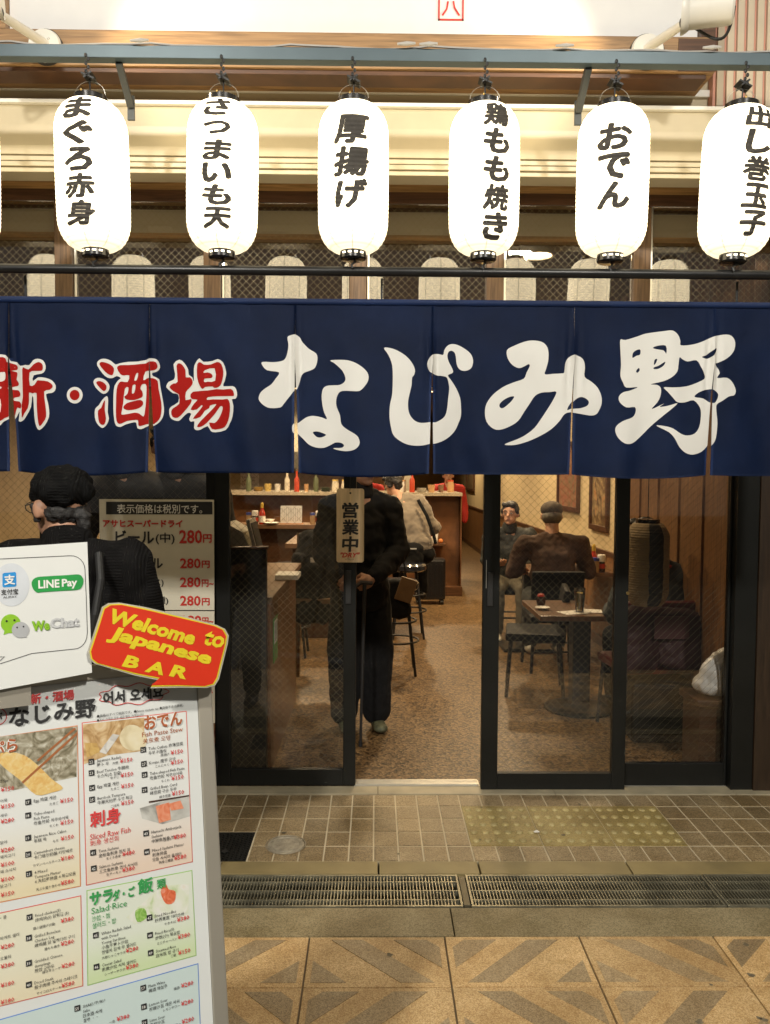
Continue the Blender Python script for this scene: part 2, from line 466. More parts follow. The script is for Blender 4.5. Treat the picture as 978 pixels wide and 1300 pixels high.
# covers
p0 = gr(277, 1110); p1 = gr(313, 1062)
x0, x1, y0, y1 = -.723, -.520, Y(3.18) + .002, Y(3.45) - .002
t = thing('utility_cover', 'black rectangular ribbed utility cover let into the pavement', 'manhole cover', ((x0 + x1) / 2, y0, 0))
MB().span((x0 + .002, y0, -.03), (x1 - .002, y1, -.002)).build('plate', mat('cast_iron_black', (.018, .018, .016), .5, .6, var=.3), t)
b = MB()
for i in range(11):
    for j in range(13):
        xx = x0 + .012 + i * .0175; yy = y0 + .012 + j * .019 + (.009 if i % 2 else 0)
        if yy < y1 - .02: b.span((xx, yy, -.003), (xx + .006, yy + .013, .0015))
tag(b.build('ribs', MATS['cast_iron_black'], t), kind='stuff')
MB().cyl(((x0 + x1) / 2, y0 + .08, -.001), ((x0 + x1) / 2, y0 + .08, .003), .014, seg=16).build('key_hole', M_ink, t)
c = gr(363, 1073)
t = thing('round_cover', 'round pale metal cover set in the brown pavement tiles', 'manhole cover', c)
M_cov = mat('worn_cover_metal', (.36, .32, .24), .5, .3, var=.3, vs=40)
MB().cyl(c + Vector((0, 0, -.01)), c + Vector((0, 0, .003)), .078, seg=48).build('lid', M_cov, t)
for rr in (.084, .066, .060): MB().tube([c + Vector((rr * math.cos(a * math.pi / 24), rr * math.sin(a * math.pi / 24), .003)) for a in range(48)], .002, 6, True).build('ring', M_cov, t)
b = MB()
for i in range(60):
    a = random.uniform(0, 6.28); q = .055 * math.sqrt(random.random()); o_ = c + Vector((q * math.cos(a), q * math.sin(a), .003))
    b.box(o_, (.010, .0025, .0018), Matrix.Rotation(random.uniform(0, 3), 3, 'Z'))
tag(b.build('pattern', M_cov, t), kind='stuff')

# ================================================================ BUILDING
bld = thing('restaurant_building', 'restaurant front with sliding doors, wood lintel and cream fascia', 'building', (0, 0, 0))
M_floor = speckle('brown_aggregate_floor', (.012, .007, .004), (.14, .085, .038), (.27, .175, .085), 78, .38, .5, (.75, .7, .6), 1.0, .6)
RW, LW, BW, CE = 2.12, -3.2, Y(21.5), 2.95
part = lambda name, m, a, b, bev=0, **k: MB().span(a, b, bev=bev).build(name, m, bld, **k)
fl = MB().span((LW, -.004, -.2), (RW + .05, BW, 0)).build('floor', M_floor, bld)
part('ceiling', mat('dark_ceiling', (.10, .07, .045), .8), (LW, .06, CE), (RW + .05, BW, CE + .1))
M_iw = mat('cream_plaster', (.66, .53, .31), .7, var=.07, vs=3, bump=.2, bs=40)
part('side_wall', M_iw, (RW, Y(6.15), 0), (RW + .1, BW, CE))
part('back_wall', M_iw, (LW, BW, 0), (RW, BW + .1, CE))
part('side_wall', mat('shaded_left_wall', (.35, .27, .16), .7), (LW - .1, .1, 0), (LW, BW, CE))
# wainscot boards on the right wall
z_w = .86
y = Y(6.6)
while y < BW - 1.2:
    part('wainscot_board', M_dwall, (RW - .022, y + .006, .09), (RW, y + 1.19, z_w), bev=.004); y += 1.2
part('wainscot_rail', M_darkwood, (RW - .035, Y(6.6), z_w), (RW, BW, z_w + .035))
part('skirting', M_darkwood, (RW - .03, Y(6.6), 0), (RW, BW, .088))
part('end_wainscot', M_dwall, (LW, BW - .02, .0), (RW - .036, BW, z_w))
# near part of the right wall: upright boards
k = 0; y = .06
while y < Y(6.14):
    part('wall_board', M_dwall, (1.90 - .012 * (k % 2), y + .003, 0), (RW + .05, y + .18, CE), bev=.003); y += .183; k += 1
# far right: dark jamb and brown board seen past it
part('door_post', M_black, (1.792, -.05, 0), (1.90, .055, 2.40))
part('outer_post', wood('near_black_wood', (.035, .02, .010), .5, (14, 14, 1)), (1.903, -.06, 0), (2.35, .05, 2.40))
part('outer_wall', mat('brown_side_wall', (.11, .065, .03), .6, var=.2), (2.352, -.30, 0), (6, .04, 3.2))
part('outer_wall', MATS['brown_side_wall'], (-6, -.02, 0), (-2.10, .05, 3.2))
# lintel band and head above the transom glass
zt = at(489, 272, 3.96).z; zg = at(489, 256, 3.93).z
part('lintel', M_lintel, (-6, -.05, zg), (6, .06, 3.5))
part('lintel_strip', M_darkwood, (-6, -.062, zg - .02), (6, -.052, zg + .035))
part('door_head', M_black, (-2.4, -.05, 2.08), (1.79, .05, 2.20))
M_mul = wood('mullion_wood', (.20, .115, .055), .5, (14, 14, 1))
M_gl = glass('window_glass', .05)
M_gl2 = glass('transom_glass', .10)
M_wire = mat('glass_wire', (.48, .40, .22), .45, .3, var=.02)
def wires(x0, x1, z0, z1, y, parent, pitch=.027, r=.00055, both=True, col=None):
    b = MB()
    w_ = x1 - x0; h_ = z1 - z0
    for sg in ((1, -1) if both else (1,)):
        k = -h_
        while k < w_:
            a0 = max(0, k); a1 = min(w_, k + h_)
            if a1 - a0 > .004:
                pa = Vector((x0 + a0, y, z0 + (a0 - k))); pb = Vector((x0 + a1, y, z0 + (a1 - k)))
                if sg < 0:
                    pa.x = x0 + x1 - pa.x; pb.x = x0 + x1 - pb.x
                n_ = Vector((-sg, 0, 1)).normalized() * r
                b.bm.faces.new([b.bm.verts.new(q) for q in (pa - n_, pb - n_, pb + n_, pa + n_)])
            k += pitch * 1.414
    return tag(b.build('wire_mesh', col or M_wire, parent), kind='stuff')
mx = [-2.42, -1.52, -.80, -.09, .58, 1.30, 2.0]
for x in mx:
    part('mullion', M_mul, (x - .042, -.03, 2.202), (x + .042, .03, zg - .002), bev=.003)
    part('mullion_strip', M_chrome, (x + .046, -.01, 2.202), (x + .056, .01, zg - .004))
for a, b_ in zip(mx, mx[1:]):
    pn = part('transom_pane', M_gl2, (a + .058, -.003, 2.204), (b_ - .044, .003, zg - .003))
    wires(a + .058, b_ - .044, 2.204, zg - .003, .008, pn, .026)

part('blind_box', M_cream, (-2.6, .10, at(489, 303, 4.06).z), (RW, .20, at(489, 268, 4.06).z), bev=.015)  # awning's reflection in the transom glass, put in as a solid pale box
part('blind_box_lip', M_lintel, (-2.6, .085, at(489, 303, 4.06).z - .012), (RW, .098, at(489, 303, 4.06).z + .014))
# threshold
def rail(x0, x1, d0, d1, n, z=.012, name='threshold'):
    t_ = part(name, M_chrome, (x0, Y(d0), -.01), (x1, Y(d1), z - .006))
    for i in range(n):
        yy = Y(d0 + (d1 - d0) * (i + .5) / n)
        MB().span((x0 + .004, yy - .006, z - .007), (x1 - .004, yy + .006, z), bev=.002).build('track', M_chrome, t_)
rail(-.10, .535, 3.958, 4.03, 4)
rail(1.245, 1.79, 3.958, 4.01, 3)

# sliding doors: name, label, x range, depth, glass height
def door(x0, x1, d, sl, sr, label, bot, wire_both=True, lock=None):
    # doors are parts of the building
    t_ = MB()
    y0, y1 = Y(d) - .018, Y(d) + .018
    zt_ = 2.076
    t_.span((x0, y0, .006), (x0 + sl, y1, zt_), bev=.003)
    t_.span((x1 - sr, y0, .006), (x1, y1, zt_), bev=.003)
    t_.span((x0 + sl + .0005, y0 + .001, .006), (x1 - sr - .0005, y1 - .001, bot), bev=.002)
    t_.span((x0 + sl + .0005, y0 + .001, zt_ - .07), (x1 - sr - .0005, y1 - .001, zt_), bev=.002)
    o = t_.build('sliding_door', M_black, bld); o['label'] = label
    MB().span((x0 + sl, Y(d) - .003, bot), (x1 - sr, Y(d) + .003, zt_ - .07)).build('pane', M_gl, o)
    wires(x0 + sl, x1 - sr, bot, zt_ - .07, Y(d) + .006, o, r=.0005, both=wire_both, col=mat('door_wire', (.22, .19, .11), .5, .3, var=.02))
    return o
b0 = at(489, 977, 3.96).z
d1_ = door(-.797, -.094, 3.975, .072, .063, 'black framed sliding door holding the wooden tag', b0)
d2_ = door(.535, 1.258, 3.925, .082, .068, 'black framed sliding door in front of the seated diners', b0)
d3_ = door(1.262, 1.79, 3.975, .012, .012, 'fixed black framed pane at the right end', at(489, 968, 3.97).z, False)
d4_ = door(-1.60, -.80, 4.02, .07, .05, 'black framed pane behind the price poster', b0)
d5_ = door(-2.10, -1.605, 3.975, .06, .06, 'black framed pane at the far left', b0)
MB().span((-.148, Y(3.955) - .004, .93), (-.118, Y(3.955), 1.10), bev=.004).build('handle', M_ink, d1_)
MB().span((.555, Y(3.905) - .004, .93), (.585, Y(3.905), 1.10), bev=.004).build('handle', M_ink, d2_)
lk = at(797, 753, 3.905); MB().cyl(lk, lk + Vector((0, -.006, 0)), .008, seg=14).build('lock', mat('brass', (.7, .5, .2), .3, 1), d2_)
MB().span((.548, Y(3.905) - .004, 1.02), (.551, Y(3.905) - .001, 1.16)).build('seal_strip', M_chrome, d2_)

# upper front: fascia, awning housing, signboard
fz = lambda y_, d: at(489, y_, d).z
dF = 3.52
part('fascia', M_cream, (-6, Y(dF), fz(220, dF) + .02), (6, Y(dF) + .08, fz(60, dF) + 1.3))
part('fascia_moulding', M_white, (-6, Y(dF) - .02, fz(121, dF)), (6, Y(dF) - .001, fz(112, dF)), bev=.004)
for px in (205, 888): part('fascia_seam', mat('seam_shadow', (.12, .09, .05), .8), (at(px, 110, dF).x, Y(dF) - .0022, fz(112, dF) + .002), (at(px, 110, dF).x + .004, Y(dF) - .0005, fz(98, dF)))
aw = thing('awning', 'rolled up awning in a long cream housing behind the lanterns', 'awning', (0, Y(3.42), fz(222, 3.42)))
prof = [(3.415, 134), (3.40, 142), (3.395, 165), (3.397, 190), (3.405, 200)]
M_aw = mat('cream_awning_metal', (.52, .45, .31), .38, .0, var=.04)
pts = [(Y(d), fz(y_, 3.405)) for d, y_ in prof] + [(Y(3.515), fz(201, 3.405)), (Y(3.515), fz(134, 3.405))]
MB().poly([(-6, a, b) for a, b in pts], (12, 0, 0)).build('housing', M_aw, aw)
for a, b_, o_ in ((202, 208, .0), (210, 216, -.01), (217.5, 223, -.004)):
    MB().span((-6, Y(3.405) + o_, fz(b_, 3.405)), (6, Y(3.51), fz(a, 3.405)), bev=.003).build('front_bar', M_aw, aw)
MB().span((-6, Y(3.385), fz(137, 3.40)), (6, Y(3.417), fz(132, 3.40)), bev=.003).build('cover_lip', M_white, aw)
for px in (-40, 208, 548, 883): xx = at(px, 280, 4.45).x; MB().span((xx - .06, Y(3.512), fz(201, 3.405) - .02), (xx + .06, Y(3.56), fz(175, 3.405)), bev=.004).build('mounting_bracket', M_white, aw)

sb = thing('signboard', 'large white signboard in a brown wood frame above the lanterns', 'sign', (-.1, Y(3.45), fz(97, 3.33)))
dS = 3.33
xl, xr = at(2, 40, dS).x, at(905, 60, dS).x
MB().span((xl + .03, Y(dS) + .01, fz(48, dS)), (xr - .06, Y(dS) + .04, fz(46, dS) + 1.2)).build('face', mat('white_sign_face', (.75, .74, .72), .5, var=.02), sb)
M_frw = wood('sign_frame_wood', (.34, .20, .09), .45, (.7, 8, 14))
MB().span((xl - .4, Y(dS) - .03, fz(92, dS)), (xr, Y(dS) + .18, fz(47, dS)), bev=.004).build('frame_rail', M_frw, sb)
MB().span((xl - .38, Y(dS) - .015, fz(98, dS)), (xr - .03, Y(dS) + .09, fz(92.5, dS)), bev=.002).build('frame_underside', M_darkwood, sb)
MB().span((xl - .03, Y(dS) - .028, fz(47, dS) + .001), (xl + .028, Y(dS) + .05, fz(47, dS) + 1.2)).build('frame_post', M_frw, sb)
MB().span((xr - .058, Y(dS) - .028, fz(47, dS) + .001), (xr, Y(dS) + .05, fz(47, dS) + 1.2)).build('frame_post', M_darkwood, sb)
MB().span((at(858, 60, dS).x, Y(dS) - .034, fz(91, dS)), (xr + .002, Y(dS) - .031, fz(50, dS))).build('frame_plate', M_darkwood, sb)
# red seal on the signboard
c = at(573, 8, dS)
rs = MB()
q = .052
for a in ((-q, -q, q, -q + .006), (-q, q - .006, q, q), (-q, -q, -q + .006, q), (q - .006, -q, q, q)):
    rs.span((c.x + a[0], Y(dS) + .006, c.z + a[1]), (c.x + a[2], Y(dS) + .0095, c.z + a[3]))
rs.build('seal_border', M_red, sb)
flat_text('八', (c.x, Y(dS) + .006, c.z - .005), .075, .06, M_red, sb, .01)
# corrugated cladding to the right
M_cl1 = mat('cream_cladding', (.60, .50, .36), .5, var=.05); M_cl2 = mat('pink_cladding_groove', (.62, .30, .22), .5, var=.05)  # pink neon reflection painted into the colour of the groove strips
x = at(907, 60, 3.46).x + .002; i = 0
while x < 3.4:
    part('cladding_strip', M_cl1 if i % 2 else M_cl2, (x, Y(3.47) - (.012 if i % 2 else 0), fz(131, 3.47)), (x + (.028 if i % 2 else .012), Y(3.518), fz(0, 3.47) + .5), bev=.002)
    x += .029 if i % 2 else .013; i += 1

# ---- spot lamps on arms
M_lw = mat('white_lamp_enamel', (.75, .72, .64), .35, var=.04)
def spot(base, elbow, head, aim, label, power=0):
    t_ = thing('spot_lamp', label, 'lamp', base, group='spot lamps aimed at the signboard')
    n = Vector((0, -1, 0)); base = Vector(base)
    MB().cyl(base, base + n * .022, .068, seg=36).build('base_ring', M_ink, t_)
    MB().cyl(base + n * .022, base + n * .034, .066, .061, seg=36).build('base_plate', M_lw, t_)
    MB().sph(base + n * .033 + Vector((.02, 0, .022)), .005, 10).build('screw', M_chrome, t_)
    MB().tube([base + n * .03, base + n * .06, elbow], [.024, .019, .016], 14).build('arm', M_lw, t_)
    MB().sph(elbow, .027, 14).build('joint', M_ink, t_)
    a = Vector(aim).normalized(); h = Vector(head)
    MB().lathe([(0, -.10), (.052, -.098), (.060, -.09), (.060, -.03), (.060, .05), (.066, .056), (.074, .07), (.074, .078), (.058, .062), (0, .05)], h, 28, a.to_track_quat('Z', 'Y').to_matrix()).build('lamp_head', M_lw, t_, smooth=True)
    A_, B_ = h - a * .098, Vector(elbow); MB().tube([A_.lerp(B_, k / 14) + Vector((math.copysign(.035, -a.x) * math.sin(math.pi * k / 14), .01 * math.sin(math.pi * k / 14), -.085 * math.sin(math.pi * (k / 14) ** .8))) for k in range(15)], .0055, 10).build('cable', M_ink, t_)
    MB().cyl(h + a * .056, h + a * .058, .054, seg=24).build('lens', mat('lit_lens', (1, .95, .8), .3, emit=(1, .85, .6), es=5), t_)
    if power:
        ld = bpy.data.lights.new('spot_light', 'SPOT'); ld.energy = power; ld.spot_size = R(95); ld.spot_blend = .7; ld.color = (1, .83, .56); ld.shadow_soft_size = .04
        lo = bpy.data.objects.new('spot_light', ld); COL.objects.link(lo); lo.location = h + a * .08
        lo.rotation_euler = a.to_track_quat('-Z', 'Y').to_euler()
b1 = at(820, 68, 3.30); spot(b1, at(872, 28, 3.0), at(895, 12, 2.92), (-.93, .33, .05), 'white spot lamp with looped cable at the right end of the signboard', 32)
b2 = at(60, 62, 3.30); spot(b2, at(-5, 15, 2.95), at(-28, -8, 2.90), (.95, .28, .06), 'white spot lamp on the left, its arm reaching out of view', 32)

# ---- lantern beam and bars
dL = 2.94
M_beam = mat('blue_grey_steel', (.10, .135, .15), .4, .4, var=.12, vs=4)
bm_ = thing('lantern_beam', 'blue grey steel beam carrying the lanterns on wall brackets', 'beam', (0, Y(dL), fz(80, dL)))
zb = fz(73, dL)
MB().span((-3.4, Y(dL) - .022, zb - .022), (3.4, Y(dL) + .022, zb + .022), bev=.002).build('tube', M_beam, bm_)
for px in (150, 748):
    xx = at(px, 90, dL).x
    MB().tube([(xx, Y(2.95), zb - .024), (xx, Y(3.085), zb - .115)], .016, 4).build('brace', mat('dark_bracket_steel', (.05, .055, .055), .5, .3), bm_)
    MB().span((xx - .013, Y(3.088), zb - .165), (xx + .013, Y(3.098), zb - .075)).build('wall_plate', MATS['dark_bracket_steel'], bm_)
# wiring taped along the top of the beam
pts = []
for i in range(80):
    xx = -3.3 + i * .083
    pts.append((xx, Y(dL) - .012 + .004 * math.sin(i * 1.3), zb + .027 + .003 * math.sin(i * .9) + (.006 if i % 6 == 0 else 0)))
tag(MB().tube(pts, .004, 6).build('lantern_cable', mat('grey_cable', (.45, .42, .38), .5)), 'grey cable running along the top of the lantern beam', 'cable')
for px in (178, 517, 718, 545, 905):
    c = at(px, 63, 2.90); c.z = zb + .029
    MB().tube([c + Vector((-.035, 0, -.002)), c, c + Vector((.03, 0, .001))], [.004, .0075, .004], 8).build('cable_joint', mat('grey_tape', (.5, .48, .44), .5), bpy.data.objects['lantern_cable'])
zr = fz(345, dL)
lb = MB().cyl((-3.4, Y(dL), zr), (3.4, Y(dL), zr), .0175, seg=14)
tag(lb.build('lantern_rail', mat('black_pipe', (.02, .02, .02), .35, .3, var=.2), smooth=True), 'black round rail below the lanterns that their lower ends are tied to', 'rail')

# ---- lanterns
def lantern_mat(name, e, cscale=1):
    m = bpy.data.materials.new(name); m.use_nodes = True
    N = m.node_tree.nodes; L = m.node_tree.links; p = N['Principled BSDF']
    p.inputs['Base Color'].default_value = (.85, .8, .68, 1); p.inputs['Roughness'].default_value = .7
    tc = N.new('ShaderNodeTexCoord'); sp = N.new('ShaderNodeSeparateXYZ'); L.new(tc.outputs['Object'], sp.inputs[0])
    at2 = N.new('ShaderNodeMath'); at2.operation = 'ARCTAN2'; L.new(sp.outputs['Y'], at2.inputs[0]); L.new(sp.outputs['X'], at2.inputs[1])
    mu = N.new('ShaderNodeMath'); mu.operation = 'MULTIPLY'; mu.inputs[1].default_value = 4; L.new(at2.outputs[0], mu.inputs[0])
    si = N.new('ShaderNodeMath'); si.operation = 'SINE'; L.new(mu.outputs[0], si.inputs[0])
    ab = N.new('ShaderNodeMath'); ab.operation = 'ABSOLUTE'; L.new(si.outputs[0], ab.inputs[0])
    mr = N.new('ShaderNodeMapRange'); mr.inputs[1].default_value = .0; mr.inputs[2].default_value = .14; mr.inputs[3].default_value = .30; mr.inputs[4].default_value = 1
    L.new(ab.outputs[0], mr.inputs[0])
    # the bulb sits mid-height: the paper glows less towards both ends
    z = N.new('ShaderNodeMapRange'); z.interpolation_type = 'SMOOTHSTEP'; z.inputs[1].default_value = -.02; z.inputs[2].default_value = .20; z.inputs[3].default_value = .34; z.inputs[4].default_value = 1
    L.new(sp.outputs['Z'], z.inputs[0])
    wv = N.new('ShaderNodeTexNoise'); wv.inputs['Scale'].default_value = 9; L.new(tc.outputs['Object'], wv.inputs['Vector'])
    wr = N.new('ShaderNodeMapRange'); wr.inputs[3].default_value = .85; wr.inputs[4].default_value = 1.1; L.new(wv.outputs['Fac'], wr.inputs[0])
    m1 = N.new('ShaderNodeMath'); m1.operation = 'MULTIPLY'; L.new(mr.outputs[0], m1.inputs[0]); L.new(z.outputs[0], m1.inputs[1])
    m2 = N.new('ShaderNodeMath'); m2.operation = 'MULTIPLY'; L.new(m1.outputs[0], m2.inputs[0]); L.new(wr.outputs[0], m2.inputs[1])
    rb = N.new('ShaderNodeMath'); rb.operation = 'MULTIPLY'; rb.inputs[1].default_value = 2 * math.pi / (.520 / 34); L.new(sp.outputs['Z'], rb.inputs[0])
    rs_ = N.new('ShaderNodeMath'); rs_.operation = 'SINE'; L.new(rb.outputs[0], rs_.inputs[0])
    rm = N.new('ShaderNodeMapRange'); rm.inputs[1].default_value = -1; rm.inputs[2].default_value = -.3; rm.inputs[3].default_value = .72; rm.inputs[4].default_value = 1; L.new(rs_.outputs[0], rm.inputs[0])
    m25 = N.new('ShaderNodeMath'); m25.operation = 'MULTIPLY'; L.new(m2.outputs[0], m25.inputs[0]); L.new(rm.outputs[0], m25.inputs[1])
    m3 = N.new('ShaderNodeMath'); m3.operation = 'MULTIPLY'; m3.inputs[1].default_value = e; L.new(m25.outputs[0], m3.inputs[0])
    p.inputs['Emission Color'].default_value = (1, .84, .55, 1); L.new(m3.outputs[0], p.inputs['Emission Strength'])
    MATS[name] = m
    return m
M_lant = lantern_mat('lit_lantern_paper', LANTERN_E)
M_lcap = mat('black_lacquer', (.015, .014, .013), .25, var=.2, coat=.5)
LH, LR = .520, .1235
PITCH = LH / 34
def lprof(z):                                # z from 0 (bottom) to LH
    t_ = min(max(z / LH, 0), 1); e = .20
    if t_ < e: k = math.sqrt(max(0, 1 - ((e - t_) / e) ** 2))
    elif t_ > 1 - e: k = math.sqrt(max(0, 1 - ((t_ - 1 + e) / e) ** 2))
    else: k = 1
    r = .046 + (LR - .046) * k ** .92
    return r + .0035 * math.sin(math.pi * t_) + .0011 * math.sin(2 * math.pi * z / PITCH)
def build_lantern(z0):
    t_ = thing('paper_lantern', '', 'lantern', (0, Y(dL), z0 + LH))
    b = MB(); b.lathe([(lprof(LH * i / 204), z0 + LH * i / 204) for i in range(205)], (0, Y(dL), 0), 64)
    me = b.mesh('paper'); me.materials.append(M_lant)
    me.transform(Matrix.Translation((0, -Y(dL), -z0 - LH))); me.shade_smooth()
    me.transform(Matrix.Translation((0, 0, LH)))
    o = bpy.data.objects.new('paper', me); COL.objects.link(o); o.parent = t_; o.location = (0, 0, -LH)
    c = lambda z: Vector((0, Y(dL), z))
    MB().lathe([(0, .006), (.045, .006), (.055, .0), (.060, 0), (.060, .034), (.055, .037), (.050, .032), (.0, .028)], c(z0 + LH - .014)).build('top_cap', M_lcap, t_, smooth=True)
    MB().sph(c(z0 + LH + .023) + Vector((-.012, -.060, 0)), (.004, .004, .005), 8).build('stud', MATS['brass'], t_)
    MB().lathe([(0, -.022), (.043, -.022), (.048, -.018), (.048, .020), (0, .022)], c(z0 - .006)).build('bottom_cap', M_lcap, t_, smooth=True)
    for k in range(4):
        a = R(-130 + k * 27); e = c(z0 - .010) + Vector((.0485 * math.cos(a), .0485 * math.sin(a), 0))
        MB().box(e, (.012, .004, .006), Matrix.Rotation(a + R(90), 3, 'Z')).build('vent_hole', mat('lit_vent', (1, .9, .7), .5, emit=(1, .85, .6), es=2.5), t_)
    MB().tube([c(z0 + LH + .03) + Vector((.054 * math.cos(R(180 - k * 18)), 0, .048 * math.sin(R(180 - k * 18)))) for k in range(11)],   .0008, 6).build('wire_bail', M_chrome, t_)
    MB().tube([c(z0 + LH + .015), c(z0 + LH + .105)], .003, 6).build('power_cord', M_ink, t_)
    b = MB()
    for k in range(6): b.sph(c(z0 + LH + .088 + k * .014) + Vector((.004 * (-1) ** k, -.024, 0)), (.006, .004, .008), 6)
    b.box(c(z0 + LH + .088), (.05, .05, .006), Matrix.Rotation(R(25), 3, 'Y')); b.box(c(z0 + LH + .092), (.034, .05, .006), Matrix.Rotation(R(-35), 3, 'Y'))
    b.build('hanging_clip', M_ink, t_)
    MB().tube([c(z0 - .02), c(z0 - .035) + Vector((.008, -.004, 0)), c(z0 - .05) + Vector((-.006, -.016, 0)), c(z0 - .062) + Vector((0, -.018, 0))], .0045, 6).build('lower_tie', M_ink, t_)
    return t_
M_link = mat('lantern_ink', (.06, .052, .042), .7, var=.3, vs=40)
def lantern_text(t_, z0, body, dx_px, y0_px, y1_px, w_px, cx_px):
    k = dL / F; n = len(body); KV = LH / 202 * 1.085; H = (y1_px - y0_px) * KV; ch = H / n
    bmT = bmesh.new()
    for i, cch in enumerate(body):
        me = text_mesh(cch, 1, .046, .12)
        a0, a1, b0_, b1_ = bounds(me)
        wch = w_px * k * 1.06 * (.92 if cch in 'ろつげんでしく' else 1); hch = ch * (.62 if cch in 'つ' else .93)
        zc = z0 + LH - y0_px * KV - ch * (i + .5)
        me.transform(Matrix.Translation((0, zc, 0)) @ Matrix.Rotation(random.uniform(-.03, .03), 4, 'Z') @ Matrix.Diagonal((wch / (a1 - a0), hch / (b1_ - b0_), 1, 1)) @ Matrix.Translation((-(a0 + a1) / 2, -(b0_ + b1_) / 2, 0)))
        bmT.from_mesh(me); bpy.data.meshes.remove(me)
    slice_bm(bmT, 0, frange(-.08, .08, .007)); slice_bm(bmT, 1, frange(z0, z0 + LH, PITCH / 4))
    ph0 = math.asin(max(-.95, min(.95, dx_px * .87 * k / LR))) + math.atan2(-t_.location.x, dL)
    for v in bmT.verts:
        ph = ph0 + v.co.x / LR; r = lprof(v.co.y - z0) + .0010 + v.co.z
        v.co = Vector((r * math.sin(ph), -r * math.cos(ph) + Y(dL), v.co.y))
    me = bpy.data.meshes.new('lettering'); bmT.to_mesh(me); bmT.free()
    me.transform(Matrix.Translation((t_.location.x, 0, 0)))
    # keep the tilt of the lantern: parent-local
    ob = link_mesh('lettering', me, M_link, None)
    loc = ob.location - Vector(t_.location)
    ob.parent = t_; ob.location = loc
z0 = fz(321, dL)
proto = build_lantern(z0)
specs = [(-231, None, 'unlettered lit lantern beyond the left edge'),
         (-49, None, 'lit paper lantern whose right rim just shows at the left edge'),
         (116, ('まぐろ赤身', -19, 6, 168, 35), 'lit lantern with five brush characters まぐろ赤身, first fully seen from the left'),
         (284, ('さつまいも天', -8, 6, 170, 33), 'lit lantern with six brush characters さつまいも天 above the red noren print'),
         (449, ('厚揚げ', -3, 28, 146, 40), 'lit lantern with three large characters 厚揚げ, third from the left'),
         (615, ('鶏もも焼き', 17, 8, 180, 31), 'lit lantern lettered 鶏もも焼き, fourth from the left, right of the three character one'),
         (779, ('おでん', 2, 34, 142, 39), 'lit lantern with three rounded characters おでん left of the spot lamp cable'),
         (940, ('出し巻玉子', 25, 8, 174, 33), 'lit lantern lettered 出し巻玉子, cut by the right edge of the photo'),
         (1108, None, 'lit paper lantern beyond the right edge, seen only mirrored')]
for i, (px, tx, lab) in enumerate(specs):
    t_ = proto if i == 0 else copy_tree(proto)
    t_.location.x = at(px, 200, dL).x
    t_.location.z = proto.location.z
    t_['label'] = lab; t_['group'] = 'lit paper lanterns hanging from the beam'
    if tx: lantern_text(t_, z0, tx[0], tx[1], tx[2], tx[3], tx[4], px)
    t_.rotation_euler = (R(random.uniform(-.6, .6)), R((0, 0, -1.2, .8, .0, .0, .5, 2.2, 0)[i]), 0)

# ================================================================ NOREN
dN = 3.0
M_nav = bpy.data.materials.new('navy_cotton'); M_nav.use_nodes = True
if 1:
    N = M_nav.node_tree.nodes; L = M_nav.node_tree.links; p = N['Principled BSDF']
    p.inputs['Roughness'].default_value = .6; p.inputs['Specular IOR Level'].default_value = .3
    gm = N.new('ShaderNodeNewGeometry'); n = N.new('ShaderNodeTexNoise'); n.inputs['Scale'].default_value = 5; n.inputs['Detail'].default_value = 4
    r = N.new('ShaderNodeValToRGB'); r.color_ramp.elements[0].position = .35; r.color_ramp.elements[1].position = .7
    r.color_ramp.elements[0].color = (.004, .015, .060, 1); r.color_ramp.elements[1].color = (.006, .022, .086, 1)
    L.new(gm.outputs['Position'], n.inputs['Vector']); L.new(n.outputs['Fac'], r.inputs['Fac']); L.new(r.outputs['Color'], p.inputs['Base Color'])
    wv = N.new('ShaderNodeTexWave'); wv.inputs['Scale'].default_value = 260; wv.bands_direction = 'X'
    w2 = N.new('ShaderNodeTexWave'); w2.inputs['Scale'].default_value = 260; w2.bands_direction = 'Z'
    L.new(gm.outputs['Position'], wv.inputs['Vector']); L.new(gm.outputs['Position'], w2.inputs['Vector'])
    ad = N.new('ShaderNodeMath'); L.new(wv.outputs['Fac'], ad.inputs[0]); L.new(w2.outputs['Fac'], ad.inputs[1])
    b = N.new('ShaderNodeBump'); b.inputs['Strength'].default_value = .25; b.inputs['Distance'].default_value = .0006
    L.new(ad.outputs[0], b.inputs['Height']); L.new(b.outputs['Normal'], p.inputs['Normal'])
M_nwh = mat('noren_white_print', (.74, .73, .68), .55, var=.04, vs=6, bump=.15, bs=300)
M_nrd = mat('noren_red_print', (.36, .006, .003), .75, var=.08, vs=6, bump=.15, bs=300, spec=.2)
noren = thing('noren_curtain', 'navy split shop curtain with large white and red brush characters', 'curtain', (0, Y(dN), 1.58))
seams = [-190, 13, 191, 375, 549, 728, 905, 1085]
sx = [at(s, 480, dN).x for s in seams]
zT, zB, zS = at(489, 384, dN).z, at(489, 603, dN).z, at(489, 458, dN).z
gapL = [0, .010, .012, .009, .008, .008, .012, 0]
tilt = [0, .006, .0, .004, -.002, -.006, -.010, 0]
